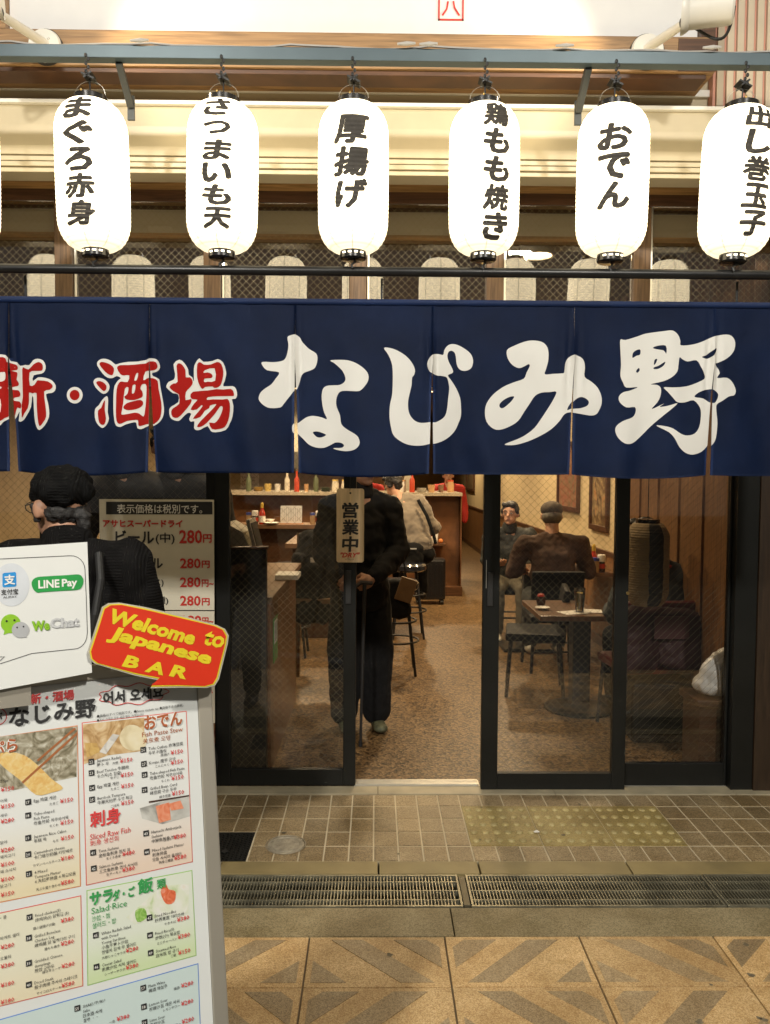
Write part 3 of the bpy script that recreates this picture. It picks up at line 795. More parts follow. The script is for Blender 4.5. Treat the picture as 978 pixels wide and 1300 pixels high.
def nwarp(x, z, i):
    """rest position on cloth panel i -> hanging position"""
    a, b = sx[i], sx[i + 1]; u = (x - a) / (b - a)
    s = max(0, (zS - z) / (zS - zB)) ; s2 = s ** .8
    dx = (gapL[i] * (1 - u) ** 2 - gapL[i + 1] * u ** 2) * s2 + (tilt[i] * (1 - u) + tilt[i + 1] * u) * s2
    down = (zT - z) / (zT - zB)
    yy = .012 * math.sin(x * 9.1 + 1.3 * i) * down + .011 * math.sin(x * 23 + i * 2.1 + z * 3) * down ** 1.5
    yy += .007 * math.sin(x * 37 + z * 5 + 2 * math.sin(i * 3.1 + z * 4)) * down * .6 + .003 * noise.noise(Vector((x * 14, z * 9, i)))
    # pleats that fan out from the top of each slit
    for q, sg in ((a, 1), (b, -1)):
        r_ = abs(x - q); yy += -.010 * math.exp(-(r_ / .03) ** 2) * math.exp(-((z - zS) / .12) ** 2) * math.cos(r_ * 160)
    yy += -.010 * s * (1 - 4 * (u - .5) ** 2) * (1 if i % 2 else -.6)
    sag = .009 * math.sin(math.pi * u) * down * (1 if i % 2 else -.4) - (.006 * s * ((1 - u) ** 6 + u ** 6))
    return Vector((x + dx, Y(dN) + yy, z - sag))
panels = []
for i in range(len(sx) - 1):
    b = MB(); nx, nz = 64, 64; grid = []
    for j in range(nz + 1):
        z = zT + (zB - zT) * j / nz
        grid.append([b.bm.verts.new(nwarp(sx[i] + (sx[i + 1] - sx[i]) * k / nx, z, i)) for k in range(nx + 1)])
    for j in range(nz):
        for k in range(nx): b.bm.faces.new((grid[j][k], grid[j + 1][k], grid[j + 1][k + 1], grid[j][k + 1]))
    bmesh.ops.solidify(b.bm, geom=b.bm.faces[:], thickness=-.0012)
    me = b.mesh('cloth_panel'); me.shade_smooth()
    panels.append(link_mesh('cloth_panel', me, M_nav, noren))
    # hems
    for side in (0, 1):
        if i + side in (0, len(sx) - 1): continue
        h = MB(); xx = sx[i] + .005 if side == 0 else sx[i + 1] - .005
        vs = []
        for j in range(25):
            z = zS + (zB - zS) * j / 24
            a_ = nwarp(xx - .0045, z, i) + Vector((0, -.0022, 0)); c_ = nwarp(xx + .0045, z, i) + Vector((0, -.0018, 0))
            vs.append((h.bm.verts.new(a_), h.bm.verts.new(c_)))
        for (a_, c_), (e_, g_) in zip(vs, vs[1:]): h.bm.faces.new((a_, e_, g_, c_))
        h.build('hem', M_nav, panels[-1])
MB().lathe([(.013, sx[0]), (.013, sx[-1])], (0, Y(dN) + .004, zT + .0), 14, Matrix.Rotation(R(90), 3, 'Y')).build('sleeve', M_nav, noren, smooth=True)
rod = tag(MB().cyl((-3.3, Y(dN) + .004, zT), (3.3, Y(dN) + .004, zT), .010, seg=12).build('curtain_rod', MATS['black_pipe']), 'thin rod threaded through the top of the navy curtain', 'rod')
for xx in (-2.6, -1.3, .02, 1.35, 2.7):
    MB().span((xx - .004, Y(dN) - .002, zT + .008), (xx + .004, Y(dN) + .003, zr - .01)).build('hook', MATS['black_pipe'], rod)
def noren_print(loops, org, scale, m, off, n=4):
    pts = [[at(org[0] + x / scale, org[1] + y / scale, dN).xz for x, y in lp] for lp in loops]
    for i in range(len(sx) - 1):
        if max(p.x for lp in pts[:1] for p in lp) < sx[i] or min(p.x for lp in pts[:1] for p in lp) > sx[i + 1]: continue
        bm = fill2d(pts, n)
        for co, no in ((sx[i], (-1, 0, 0)), (sx[i + 1], (1, 0, 0))):
            bmesh.ops.bisect_plane(bm, geom=bm.verts[:] + bm.edges[:] + bm.faces[:], plane_co=(co, 0, 0), plane_no=no, clear_outer=True)
        if not bm.faces: bm.free(); continue
        slice_bm(bm, 0, frange(sx[i], sx[i + 1], .009)); slice_bm(bm, 1, frange(zB, zT, .014))
        for v in bm.verts:
            q = nwarp(v.co.x, v.co.y, i); v.co = q + Vector((0, -off, 0))
        me = bpy.data.meshes.new('lettering'); bm.to_mesh(me); bm.free(); me.shade_smooth()
        link_mesh('lettering', me, m, panels[i])
circ = lambda x, y, r: [(x + r * math.cos(a * math.pi / 6), y + r * math.sin(a * math.pi / 6)) for a in range(12)]
G = dict(
 na=((325, 415), 6.52, [[(262,90),(285,70),(330,66),(365,88),(385,125),(440,180),(500,218),(509,270),(490,330),(455,355),(400,378),(372,405),(355,460),(335,515),(300,560),(265,605),(235,645),(205,672),(120,676),(70,655),(35,620),(27,590),(45,545),(85,510),(130,480),(165,435),(195,380),(95,362),(52,315),(60,293),(150,295),(215,285),(245,265),(262,215),(270,150)]]),
 na2=((325, 415), 6.52, [[(615,272),(680,267),(760,272),(830,295),(890,335),(925,375),(933,420),(915,465),(870,515),(830,525),(710,522),(672,555),(658,610),(665,660),(690,720),(700,790),(740,830),(810,870),(845,900),(857,945),(840,980),(800,1005),(735,1014),(660,1005),(630,992),(700,987),(722,968),(700,948),(650,945),(610,965),(550,993),(480,995),(420,975),(370,930),(330,895),(310,870),(312,820),(345,795),(370,775),(410,748),(460,735),(530,742),(578,755),(555,700),(542,640),(537,570),(548,510),(580,482),(640,475),(690,472),(730,450),(740,415),(720,365),(690,330),(650,295)],[(458,870),(500,862),(560,880),(565,890),(530,908),(495,910),(470,892)]]),
 ji=((475, 415), 6.52, [[(82,172),(130,172),(190,192),(260,235),(310,290),(340,350),(335,395),(318,420),(315,480),(302,540),(288,610),(290,680),(310,735),(350,778),(400,797),(470,797),(510,793),(560,765),(590,730),(605,670),(612,600),(622,520),(618,470),(603,420),(570,408),(510,398),(470,380),(448,340),(443,295),(460,255),(495,228),(530,222),(572,232),(582,195),(605,160),(640,143),(690,150),(750,182),(800,225),(820,280),(810,335),(780,360),(740,366),(705,350),(685,310),(678,250),(668,215),(645,198),(620,205),(608,240),(620,290),(645,340),(655,370),(645,385),(612,402),(640,445),(680,510),(712,590),(720,660),(720,740),(700,800),(665,870),(600,930),(520,968),(440,984),(370,985),(290,970),(220,935),(165,885),(145,820),(132,740),(135,640),(152,560),(157,450),(152,320),(120,230)]]),
 mi=((610, 415), 6.1125, [[(205,185),(260,150),(340,118),(400,108),(470,118),(510,150),(525,200),(522,270),(508,330),(500,373),(560,370),(630,365),(650,355),(655,290),(670,255),(700,228),(740,218),(780,235),(805,270),(812,320),(810,385),(860,420),(910,465),(940,530),(943,590),(925,640),(900,675),(850,685),(740,672),(690,672),(655,690),(620,740),(560,800),(480,850),(380,895),(280,922),(205,923),(205,912),(290,880),(360,845),(430,790),(480,720),(530,640),(570,570),(592,510),(540,512),(480,515),(430,540),(390,600),(350,660),(300,735),(230,780),(150,805),(95,790),(50,740),(37,670),(50,600),(100,530),(180,470),(260,435),(340,405),(360,360),(383,310),(375,292),(340,310),(300,323),(250,300),(212,250)],[(265,545),(225,550),(180,575),(152,605),(155,630),(180,635),(215,610),(250,575)],[(683,652),(700,610),(740,565),(780,545),(820,555),(843,580),(830,610),(780,632),(720,640)]]),
 no=((775, 410), 5.753, [[(72,120),(110,122),(200,95),(260,75),(380,60),(450,55),(490,85),(508,130),(512,162),(590,158),(660,140),(740,105),(800,90),(865,88),(900,115),(910,160),(895,215),(850,260),(790,290),(765,300),(790,335),(798,370),(785,403),(850,403),(890,435),(915,490),(905,530),(865,540),(820,570),(778,600),(775,650),(783,740),(770,850),(740,900),(690,945),(620,962),(560,945),(510,900),(475,840),(430,790),(345,740),(400,745),(460,765),(520,805),(570,820),(630,808),(665,760),(675,680),(665,620),(615,565),(550,578),(490,575),(455,540),(420,500),(390,465),(450,468),(530,465),(600,450),(690,410),(685,370),(660,320),(625,272),(560,280),(520,262),(500,250),(492,300),(485,350),(450,390),(390,420),(300,440),(345,447),(370,470),(370,520),(350,570),(310,620),(395,582),(365,605),(420,600),(492,583),(440,630),(390,670),(310,740),(240,810),(170,865),(110,868),(60,830),(38,780),(50,740),(100,705),(165,680),(190,645),(185,605),(120,608),(70,570),(65,530),(95,500),(150,485),(205,460),(120,465),(95,430),(75,380),(78,300),(72,200)],
   [(162,250),(165,215),(190,195),(218,190),(218,225),(190,235)],[(308,180),(340,165),(400,165),(403,222),(385,200),(350,192)],[(190,345),(210,322),(216,340),(200,357)],[(318,300),(322,265),(340,260),(330,290)],[(318,330),(320,318),(350,308),(395,280),(385,308),(350,330)],[(665,248),(700,235),(740,205),(772,185),(772,205),(740,245),(700,262)],[(622,540),(650,510),(700,492),(750,490),(785,515),(785,550),(765,585),(735,585),(690,555)]]),
)
for o_, s_, lp in G.values(): noren_print(lp, o_, s_, M_nwh, .0030, 3)
K = 8.89
WH = [((110,440), [(130,165),(170,135),(230,135),(290,160),(340,200),(385,188),(480,172),(590,168),(660,150),(740,133),(790,145),(820,185),(828,240),(800,275),(740,300),(745,335),(810,370),(820,440),(840,570),(858,700),(850,780),(820,840),(770,885),(700,915),(650,937),(605,925),(590,860),(540,862),(470,880),(420,903),(365,885),(340,820),(325,690),(325,540),(335,440),(380,375),(405,355),(360,330),(310,352),(250,345),(190,295),(130,210)]),
 ((110,440), [(85,390),(110,352),(160,345),(225,370),(270,420),(275,465),(250,510),(205,525),(160,500),(110,450)]),
 ((110,440), [(245,550),(262,600),(258,730),(275,800),(255,860),(215,900),(180,898),(130,850),(105,780),(108,690),(150,650),(190,590)]),
 ((205,440), [(45,450),(75,400),(135,375),(150,310),(135,200),(205,150),(260,190),(300,260),(305,320),(345,350),(362,400),(365,250),(385,190),(430,135),(475,175),(580,165),(640,145),(700,185),(730,270),(735,320),(715,400),(700,455),(810,455),(850,490),(862,560),(840,600),(800,605),(818,680),(805,800),(770,880),(720,950),(600,975),(545,960),(510,905),(430,945),(380,950),(355,925),(360,850),(320,855),(300,820),(325,765),(285,755),(230,800),(180,845),(120,835),(80,800),(72,720),(100,680),(180,630),(180,545),(120,530),(60,480)]),
 ((0,440), [(-420,250),(-200,180),(-60,110),(0,92),(60,95),(110,130),(125,165),(180,172),(225,215),(280,203),(330,205),(380,150),(430,133),(490,150),(520,210),(510,270),(470,302),(380,320),(368,385),(430,343),(520,348),(590,375),(630,430),(620,490),(580,515),(520,530),(540,620),(553,700),(550,790),(500,880),(430,935),(390,890),(370,780),(365,570),(350,570),(330,680),(260,790),(215,838),(165,845),(185,735),(150,790),(120,830),(60,860),(0,920),(-120,900),(-400,860)]),
 ((0,440), circ(850,536,93))]
RD = [((110,440), [[(155,195),(175,168),(230,178),(290,205),(325,245),(320,300),(300,320),(250,300),(200,255)]]),
 ((110,440), [[(118,400),(150,380),(200,395),(240,435),(235,480),(205,493),(160,455)]]),
 ((110,440), [[(225,597),(222,700),(240,800),(225,860),(195,870),(160,845),(145,780),(143,710),(180,680),(200,630)]]),
 ((110,440), [[(360,240),(390,210),(480,208),(600,200),(680,185),(760,165),(790,195),(795,235),(760,265),(720,278),(668,285),(650,378),(690,365),(740,360),(790,390),(800,480),(830,640),(825,760),(800,830),(740,880),(700,885),(640,902),(615,890),(610,835),(560,832),(490,840),(430,865),(385,860),(362,790),(358,640),(362,480),(385,410),(420,393),(485,400),(500,325),(440,325),(400,310)],
   [(575,305),(598,305),(583,380),(555,380)],[(455,475),(495,462),(488,530),(455,560),(455,575),(480,598),(560,605),(640,575),(650,540),(640,500),(625,480),(635,435),(665,422),(690,450),(690,560),(675,770),(655,790),(620,760),(570,748),(490,762),(430,765),(425,740),(440,640)],[(540,440),(572,435),(560,522),(535,525)]]),
 ((110,440), [[(445,680),(480,640),(560,615),(630,605),(657,640),(640,680),(580,710),(500,718),(460,705)]]),
 ((205,440), [[(170,220),(205,192),(240,215),(270,270),(272,350),(320,350),(348,390),(345,430),(310,475),(270,520),(265,610),(330,595),(320,650),(240,745),(170,808),(110,800),(95,740),(120,700),(190,650),(190,560),(185,540),(130,510),(82,460),(130,420),(178,400)]]),
 ((205,440), [[(405,205),(440,180),(480,208),(560,205),(630,178),(680,205),(702,290),(690,380),(665,445),(620,470),(585,468),(575,455),(490,460),(460,483),(430,450),(400,350)],[(490,270),(600,248),(605,390),(520,400),(480,405),(485,365),(560,360),(575,335),(560,310),(520,295),(475,302)]]),
 ((205,440), [[(350,515),(520,500),(620,485),(700,492),(790,487),(820,520),(825,560),(800,568),(640,565),(520,575),(508,605),(580,600),(690,605),(750,600),(775,650),(775,740),(755,840),(710,915),(640,938),(560,938),(530,865),(590,870),(640,820),(680,740),(690,690),(660,680),(600,760),(500,870),(440,910),(390,912),(430,850),(540,740),(610,665),(600,655),(540,670),(530,700),(480,730),(430,800),(345,822),(400,750),(455,680),(440,668),(390,715),(320,718),(360,650),(400,605),(345,600),(320,570)]]),
 ((0,440), [[(245,260),(270,237),(320,255),(380,200),(440,170),(480,190),(490,230),(475,268),(400,270),(330,290),(328,435),(390,425),(420,380),(460,378),(540,385),(590,420),(595,450),(560,480),(500,500),(512,650),(520,780),(480,850),(435,890),(415,800),(408,650),(410,520),(360,525),(315,515),(310,600),(290,690),(240,755),(208,800),(215,650),(235,560)]]),
 ((0,440), [[(-380,280),(-150,200),(0,125),(60,130),(95,180),(165,200),(188,235),(170,262),(120,275),(170,285),(175,320),(165,370),(190,410),(180,440),(120,460),(115,490),(180,492),(205,530),(190,565),(130,580),(130,615),(190,620),(210,660),(195,700),(160,690),(140,740),(120,800),(80,815),(0,860),(-150,870),(-380,820)],[(-80,320),(0,300),(65,290),(75,360),(40,400),(-70,400)],[(-80,600),(25,600),(30,740),(0,760),(-80,770)],[(-80,470),(20,455),(30,480),(-70,520)]]),
 ((0,440), [circ(850,535,58)])]
for o_, lp in WH: noren_print([lp], o_, K, M_nwh, .0030, 2)
for o_, lp in RD: noren_print(lp, o_, K, M_nrd, .0044, 2)
# ================================================================ PEOPLE
def vox(name, shapes, m, parent, size=.011, smooth=4, disp=0, dscale=.08):
    """one continuous surface grown round tapered limbs and ellipsoids"""
    bm = bmesh.new()
    for s in shapes:
        if s[0] == 'c':
            _, p, a, q, b = s; p = Vector(p); q = Vector(q)
            a = (a, a, a) if isinstance(a, (int, float)) else a; b = (b, b, b) if isinstance(b, (int, float)) else b
            t = bmesh.new()
            for c, r in ((p, a), (q, b)):
                bmesh.ops.create_uvsphere(t, u_segments=12, v_segments=8, radius=1, matrix=Matrix.Translation(c) @ Matrix.Diagonal((*r, 1)))
            h = bmesh.ops.convex_hull(t, input=t.verts[:])
            bmesh.ops.delete(t, geom=list({g for g in h['geom_interior'] if isinstance(g, bmesh.types.BMVert)}), context='VERTS')
            me = bpy.data.meshes.new('x'); t.to_mesh(me); t.free(); bm.from_mesh(me); bpy.data.meshes.remove(me)
        else:
            _, c, r = s[:3]; rot = s[3] if len(s) > 3 else Matrix.Identity(3)
            bmesh.ops.create_uvsphere(bm, u_segments=16, v_segments=12, radius=1, matrix=Matrix.Translation(Vector(c)) @ rot.to_4x4() @ Matrix.Diagonal((*r, 1)))
    me = bpy.data.meshes.new(name); bm.to_mesh(me); bm.free()
    o = bpy.data.objects.new(name, me); COL.objects.link(o)
    md = o.modifiers.new('r', 'REMESH'); md.mode = 'VOXEL'; md.voxel_size = size
    sm = o.modifiers.new('s', 'SMOOTH'); sm.iterations = smooth; sm.factor = .6
    bpy.context.view_layer.update()
    m2 = bpy.data.meshes.new_from_object(o.evaluated_get(bpy.context.evaluated_depsgraph_get()))
    bpy.data.objects.remove(o); bpy.data.meshes.remove(me)
    if disp:
        nm = [v.normal.copy() for v in m2.vertices]
        for v, n in zip(m2.vertices, nm):
            q = v.co / dscale
            v.co += n * disp * (noise.noise(q) + .5 * noise.noise(q * 2.3))
    m2.materials.clear(); m2.shade_smooth()
    return link_mesh(name, m2, m, parent, True)

def human(name_label, loc, rz, J, cloth, H=1.0, group=None, fingers=True, hair='short', face=True, size=.011, skin=None):
    """J: joints in metres, person facing +Y, x to the right hand; loc: ground below the hips"""
    t = thing('person', name_label, 'person', loc, rz, group)
    sk = skin or M_skin
    v = lambda k: Vector(J[k])
    hd, nk = v('head'), v('neck')
    # tilt of the head
    yaw = J.get('yaw', 0); pit = J.get('pit', 0)
    Rh = Matrix.Rotation(R(yaw), 3, 'Z') @ Matrix.Rotation(R(pit), 3, 'X')
    h = lambda x, y, z: hd + Rh @ Vector((x, y, z))
    body = [('e', hd + Rh @ Vector((0, -.008, .015)), (.074, .095, .100), Rh), ('e', h(0, .028, -.05), (.054, .062, .062), Rh),
            ('e', h(0, .062, -.088), (.026, .024, .022), Rh), ('c', h(0, .084, .012), .011, h(0, .108, -.022), .014),
            ('e', h(-.078, -.005, -.012), (.012, .020, .032), Rh), ('e', h(.078, -.005, -.012), (.012, .020, .032), Rh),
            ('c', h(-.02, .080, -.058), .011, h(.02, .080, -.058), .011), ('c', h(-.045, .070, .028), .014, h(.045, .070, .028), .014),
            ('c', h(0, -.015, -.06), .052, nk, .056)]
    hp, ch = v('hip'), v('chest')
    body += [('c', nk, (.06, .055, .04), ch, (.15, .10, .10)), ('c', ch, (.14, .095, .1), hp, (.13, .10, .1))]
    tors = [('c', ch + (nk - ch) * .55, (.12, .085, .06), ch, (.185, .120, .12)), ('c', ch, (.18, .12, .12), hp + Vector((0, 0, .04)), (.165, .125, .10))]
    jack, trou = list(tors), [('c', hp, (.155, .12, .10), hp + Vector((0, 0, -.02)), (.15, .12, .09))]
    b = cloth.get('bulk', 1)
    jack.append(('e', nk + Vector((0, -.022, -.062)), (.095, .075, .055)))
    for s in 'LR':
        sh, el, wr = v('sh' + s), v('el' + s), v('wr' + s); kn, an = v('kn' + s), v('an' + s)
        sg = -1 if s == 'L' else 1
        hj = hp + Vector((sg * .09, 0, -.03))
        body += [('c', sh, .05, el, .040), ('c', el, .040, wr, .026), ('c', hj, .075, kn, .052), ('c', kn, .052, an, .036)]
        body += [('c', nk + Vector((0, -.01, -.015)), .045, sh, .04)]
        jack += [('c', ch + (nk - ch) * .5, (.08, .08, .05), sh, .062 * b), ('c', nk + Vector((sg * .03, -.012, -.030)), .062, sh, .060 * min(b, 1.25)), ('c', sh, .066 * b, el, .054 * b), ('c', el, .054 * b, wr + (el - wr) * .08, .043 * b)]
        lo = cloth.get('loose', 1); trou += [('c', hj, .098, kn, .076 * lo), ('c', kn, .076 * lo, an + Vector((0, 0, .03)), .062 * lo)]
        ft = an + Matrix.Rotation(R(J.get('foot' + s, 0)), 3, 'Z') @ Vector((0, .13, -.035))
        body += [('c', an, .034, an + Vector((0, 0, -.03)), .034)]
        sm = cloth['shoe']
        z0 = an.z - .075
        vox('shoe', [('c', (an.x, an.y - .03, z0 + .045), (.040, .045, .042), (an.x, an.y + .02, z0 + .05), (.042, .05, .045)), ('c', (an.x, an.y, z0 + .035), (.042, .04, .033), (ft.x, ft.y, z0 + .030), (.046, .05, .028))], sm, t, .008, 2)
        if fingers:
            hand = J.get('hand' + s, (0, 0, -1)); d = Vector(hand).normalized()
            side = Vector(J.get('palm' + s, (0, 1, 0))); side = (side - d * side.dot(d)).normalized(); nrm = d.cross(side)
            cu = J.get('curl' + s, .5)
            pc = wr + d * .045
            body += [('c', wr, .024, pc - d * .01, .026), ('c', pc - side * .024 - d * .02, .017, pc - side * .026 + d * .03, .015), ('c', pc - d * .02, .018, pc + d * .032, .016), ('c', pc + side * .024 - d * .02, .017, pc + side * .026 + d * .03, .015)]
            for k, ln in enumerate((.068, .078, .072, .056)):
                r0 = pc + d * .032 + side * (.030 - k * .020)
                a1 = cu * 1.1; q1 = r0 + (d * math.cos(a1) + nrm * math.sin(a1)) * ln * .45
                a2 = cu * 2.3; q2 = q1 + (d * math.cos(a2) + nrm * math.sin(a2)) * ln * .34
                a3 = cu * 3.2; q3 = q2 + (d * math.cos(a3) + nrm * math.sin(a3)) * ln * .24
                body += [('c', r0, .0095, q1, .0088), ('c', q1, .0088, q2, .0080), ('c', q2, .0080, q3, .0072)]
            t0 = pc + side * .026 - d * .018; t1 = t0 + (side * .7 + d * .5 + nrm * .5).normalized() * .034; t2 = t1 + (d * .7 + nrm * .8 - side * .15).normalized() * .030
            body += [('c', t0, .013, t1, .011), ('c', t1, .011, t2, .009)]
    vox('body', body, sk, t, J.get('vox', size * .75), 2)
    if cloth.get('hem'): jack.append(('c', hp, (.185, .15, .10), hp - Vector((0, 0, cloth['hem'])), (.19, .155, .05)))
    vox('jacket', jack, cloth['top'], t, size, 5, cloth.get('fold', .008))
    vox('trousers', trou, cloth['leg'], t, size, 5, .006)
    if cloth.get('collar'):
        vox('collar', [('c', nk + Vector((0, -.005, -.03)), (.085, .085, .04), nk + Vector((0, 0, .045)), (.074, .078, .028))], cloth['top'], t, .010, 3, .006)
    if hair == 'short':
        vox('hair', [('e', h(0, -.022, .034), (.086, .096, .092), Rh), ('c', h(-.068, .02, .03), .022, h(-.072, -.03, -.02), .022), ('c', h(.068, .02, .03), .022, h(.072, -.03, -.02), .022), ('c', h(-.05, .062, .088), .024, h(.05, .062, .088), .024), ('c', h(0, -.075, 0), .045, h(0, -.065, -.05), .03)], cloth.get('hair', M_hair), t, .009, 1, .007, .02)
    elif hair == 'cap':
        vox('hair', [('e', h(0, -.020, -.015), (.082, .090, .070), Rh)], cloth.get('hair', M_hair), t, .009, 1, .004, .02)
        vox('cap', [('e', h(0, -.010, .050), (.090, .105, .072), Rh), ('c', h(-.04, .08, .05), .012, h(.04, .08, .05), .012), ('c', h(0, .12, .045), (.05, .03, .008), h(0, .10, .045), (.06, .03, .010))], cloth['cap'], t, .009, 2)
    if face:
        for sx_ in (-1, 1):
            MB().sph(h(sx_ * .030, .0825, .004), (.012, .007, .0055), 12, Rh).build('eye', mat('eye_white', (.45, .42, .36), .3), t, local=True, smooth=True)
            MB().sph(h(sx_ * .030, .0885, .004), (.0065, .0025, .0055), 10, Rh).build('iris', M_ink, t, local=True, smooth=True)
            MB().tube([h(sx_ * .012, .090, .026), h(sx_ * .030, .092, .032), h(sx_ * .048, .080, .026)], [.003, .004, .002], 6).build('eyebrow', M_hair, t, local=True)
        MB().tube([h(-.024, .083, -.059), h(-.008, .093, -.056), h(.008, .093, -.056), h(.024, .083, -.059)], [.002, .0045, .0045, .002], 8).build('mouth', mat('lips', (.36, .12, .09), .5), t, local=True)
    return t
def stand(**k):
    J = dict(hip=(0, 0, .90), chest=(0, 0, 1.24), neck=(0, .0, 1.43), head=(0, .025, 1.57), shL=(-.185, 0, 1.36), shR=(.185, 0, 1.36), elL=(-.25, -.02, 1.10), elR=(.25, -.02, 1.10), wrL=(-.25, .06, .88), wrR=(.25, .06, .88),
             knL=(-.10, .02, .48), knR=(.10, .02, .48), anL=(-.11, 0, .078), anR=(.11, 0, .078)); J.update(k); return J
def sit(hz=.50, **k):
    J = dict(hip=(0, 0, hz + .09), chest=(0, .03, hz + .42), neck=(0, .05, hz + .61), head=(0, .08, hz + .75), shL=(-.18, .04, hz + .54), shR=(.18, .04, hz + .54), elL=(-.23, .14, hz + .30), elR=(.23, .14, hz + .30), wrL=(-.14, .34, hz + .27), wrR=(.14, .34, hz + .27),
             knL=(-.12, .42, hz + .06), knR=(.12, .42, hz + .06), anL=(-.12, .40, .078), anR=(.12, .40, .078), handL=(.2, 1, -.1), handR=(-.2, 1, -.1), palmL=(1, 0, 0), palmR=(-1, 0, 0)); J.update(k); return J
M_shoe = mat('black_shoe', (.015, .014, .013), .5)

# ribbed cable knit
def knit(name, col):
    m = mat(name, col, .95, bump=0, var=.3, vs=20, spec=.12)
    N = m.node_tree.nodes; L = m.node_tree.links; p = N['Principled BSDF']
    tc = N.new('ShaderNodeTexCoord'); a = N.new('ShaderNodeTexWave'); a.inputs['Scale'].default_value = 38; a.inputs['Distortion'].default_value = 1.5; a.bands_direction = 'X'
    b_ = N.new('ShaderNodeTexWave'); b_.inputs['Scale'].default_value = 34; b_.bands_direction = 'Z'; b_.inputs['Distortion'].default_value = 2.5; b_.inputs['Detail Scale'].default_value = 3
    n = N.new('ShaderNodeTexNoise'); n.inputs['Scale'].default_value = 5
    gt = N.new('ShaderNodeMath'); gt.operation = 'GREATER_THAN'; gt.inputs[1].default_value = .5
    sp = N.new('ShaderNodeSeparateXYZ'); wv = N.new('ShaderNodeMath'); wv.operation = 'SINE'; mu = N.new('ShaderNodeMath'); mu.operation = 'MULTIPLY'; mu.inputs[1].default_value = 52
    L.new(tc.outputs['Object'], sp.inputs[0]); L.new(sp.outputs[0], mu.inputs[0]); L.new(mu.outputs[0], wv.inputs[0]); gt.inputs[1].default_value = 0.1; L.new(wv.outputs[0], gt.inputs[0])
    mx = N.new('ShaderNodeMix'); L.new(tc.outputs['Object'], a.inputs['Vector']); L.new(tc.outputs['Object'], b_.inputs['Vector'])
    L.new(gt.outputs[0], mx.inputs[0]); L.new(a.outputs['Fac'], mx.inputs[2]); L.new(b_.outputs['Fac'], mx.inputs[3])
    bp = N.new('ShaderNodeBump'); bp.inputs['Strength'].default_value = .5; bp.inputs['Distance'].default_value = .004
    L.new(mx.outputs[0], bp.inputs['Height']); L.new(bp.outputs['Normal'], p.inputs['Normal'])
    return m
M_knit = knit('black_cable_knit', (.0075, .007, .007))
# --- the man outside, seen from behind
pO = gr(100, 1280); dO = 2.5
px_ = at(92, 800, dO).x
J = stand(head=(-.055, .05, 1.475), neck=(-.01, .0, 1.345), chest=(0, 0, 1.15), hip=(0, 0, .84), shL=(-.175, 0, 1.300), shR=(.180, 0, 1.300), elL=(-.24, .05, 1.04), elR=(.245, .05, 1.02), wrL=(-.10, .22, .98), wrR=(.10, .24, .97),
          handL=(.6, .6, 0), handR=(-.6, .6, 0), knL=(-.10, .02, .45), knR=(.10, .02, .45), yaw=52, pit=-6, vox=.008)
man = human('person seen from behind in a black knitted cardigan and black beanie', (px_, Y(dO), 0), 0, J, dict(top=M_knit, leg=M_bk, shoe=M_shoe, collar=True, fold=.010, bulk=1.16), hair='none', face=True, size=.010)
hd = Vector(J['head']); Rh = Matrix.Rotation(R(52), 3, 'Z') @ Matrix.Rotation(R(-6), 3, 'X')
h = lambda x, y, z: hd + Rh @ Vector((x, y, z))
vox('beanie', [('e', h(0, -.022, .052), (.092, .108, .072), Rh), ('e', h(-.01, -.055, .045), (.092, .085, .062), Rh), ('c', h(-.04, .06, .045), (.03, .03, .028), h(.04, .06, .045), (.03, .03, .028))], knit('beanie_knit', (.006, .006, .006)), man, .008, 2, .012, .035)
M_grey = mat('grey_hair', (.024, .022, .021), .6, var=.5, vs=90, bump=.7, bs=200)
vox('hair', [('e', h(0, -.045, -.022), (.074, .052, .046), Rh), ('c', h(.01, -.085, -.02), .018, h(.02, -.10, -.045), .023), ('c', h(.02, -.10, -.045), .023, h(.02, -.10, -.10), .010), ('c', h(.072, .02, -.0), .012, h(.070, .01, -.045), .010), ('c', h(-.072, .02, -.0), .012, h(-.070, .01, -.045), .010)], M_grey, man, .0055, 1, .006, .016)
b = MB(); b.tube([h(-.078, .0, .008), h(-.070, .08, .008)], .0018, 6); b.tube([h(.078, .0, .008), h(.070, .08, .008)], .0018, 6)
for s_ in (-1, 1): b.tube([h(s_ * .034 + .026 * math.cos(a * .6), .098, .002 + .018 * math.sin(a * .6)) for a in range(11)], .0016, 6, False)
b.tube([h(-.010, .102, .006), h(.010, .102, .006)], .0016, 6)
b.build('glasses', M_ink, man, local=True)
MB().tube([Vector(q) for q in ((.115, -.085, 1.335), (.135, -.128, 1.26), (.125, -.150, 1.16), (.10, -.150, 1.05), (.085, -.150, .95))], .012, 10).build('bag_strap', mat('black_strap', (.014, .014, .014), .6), man, local=True)

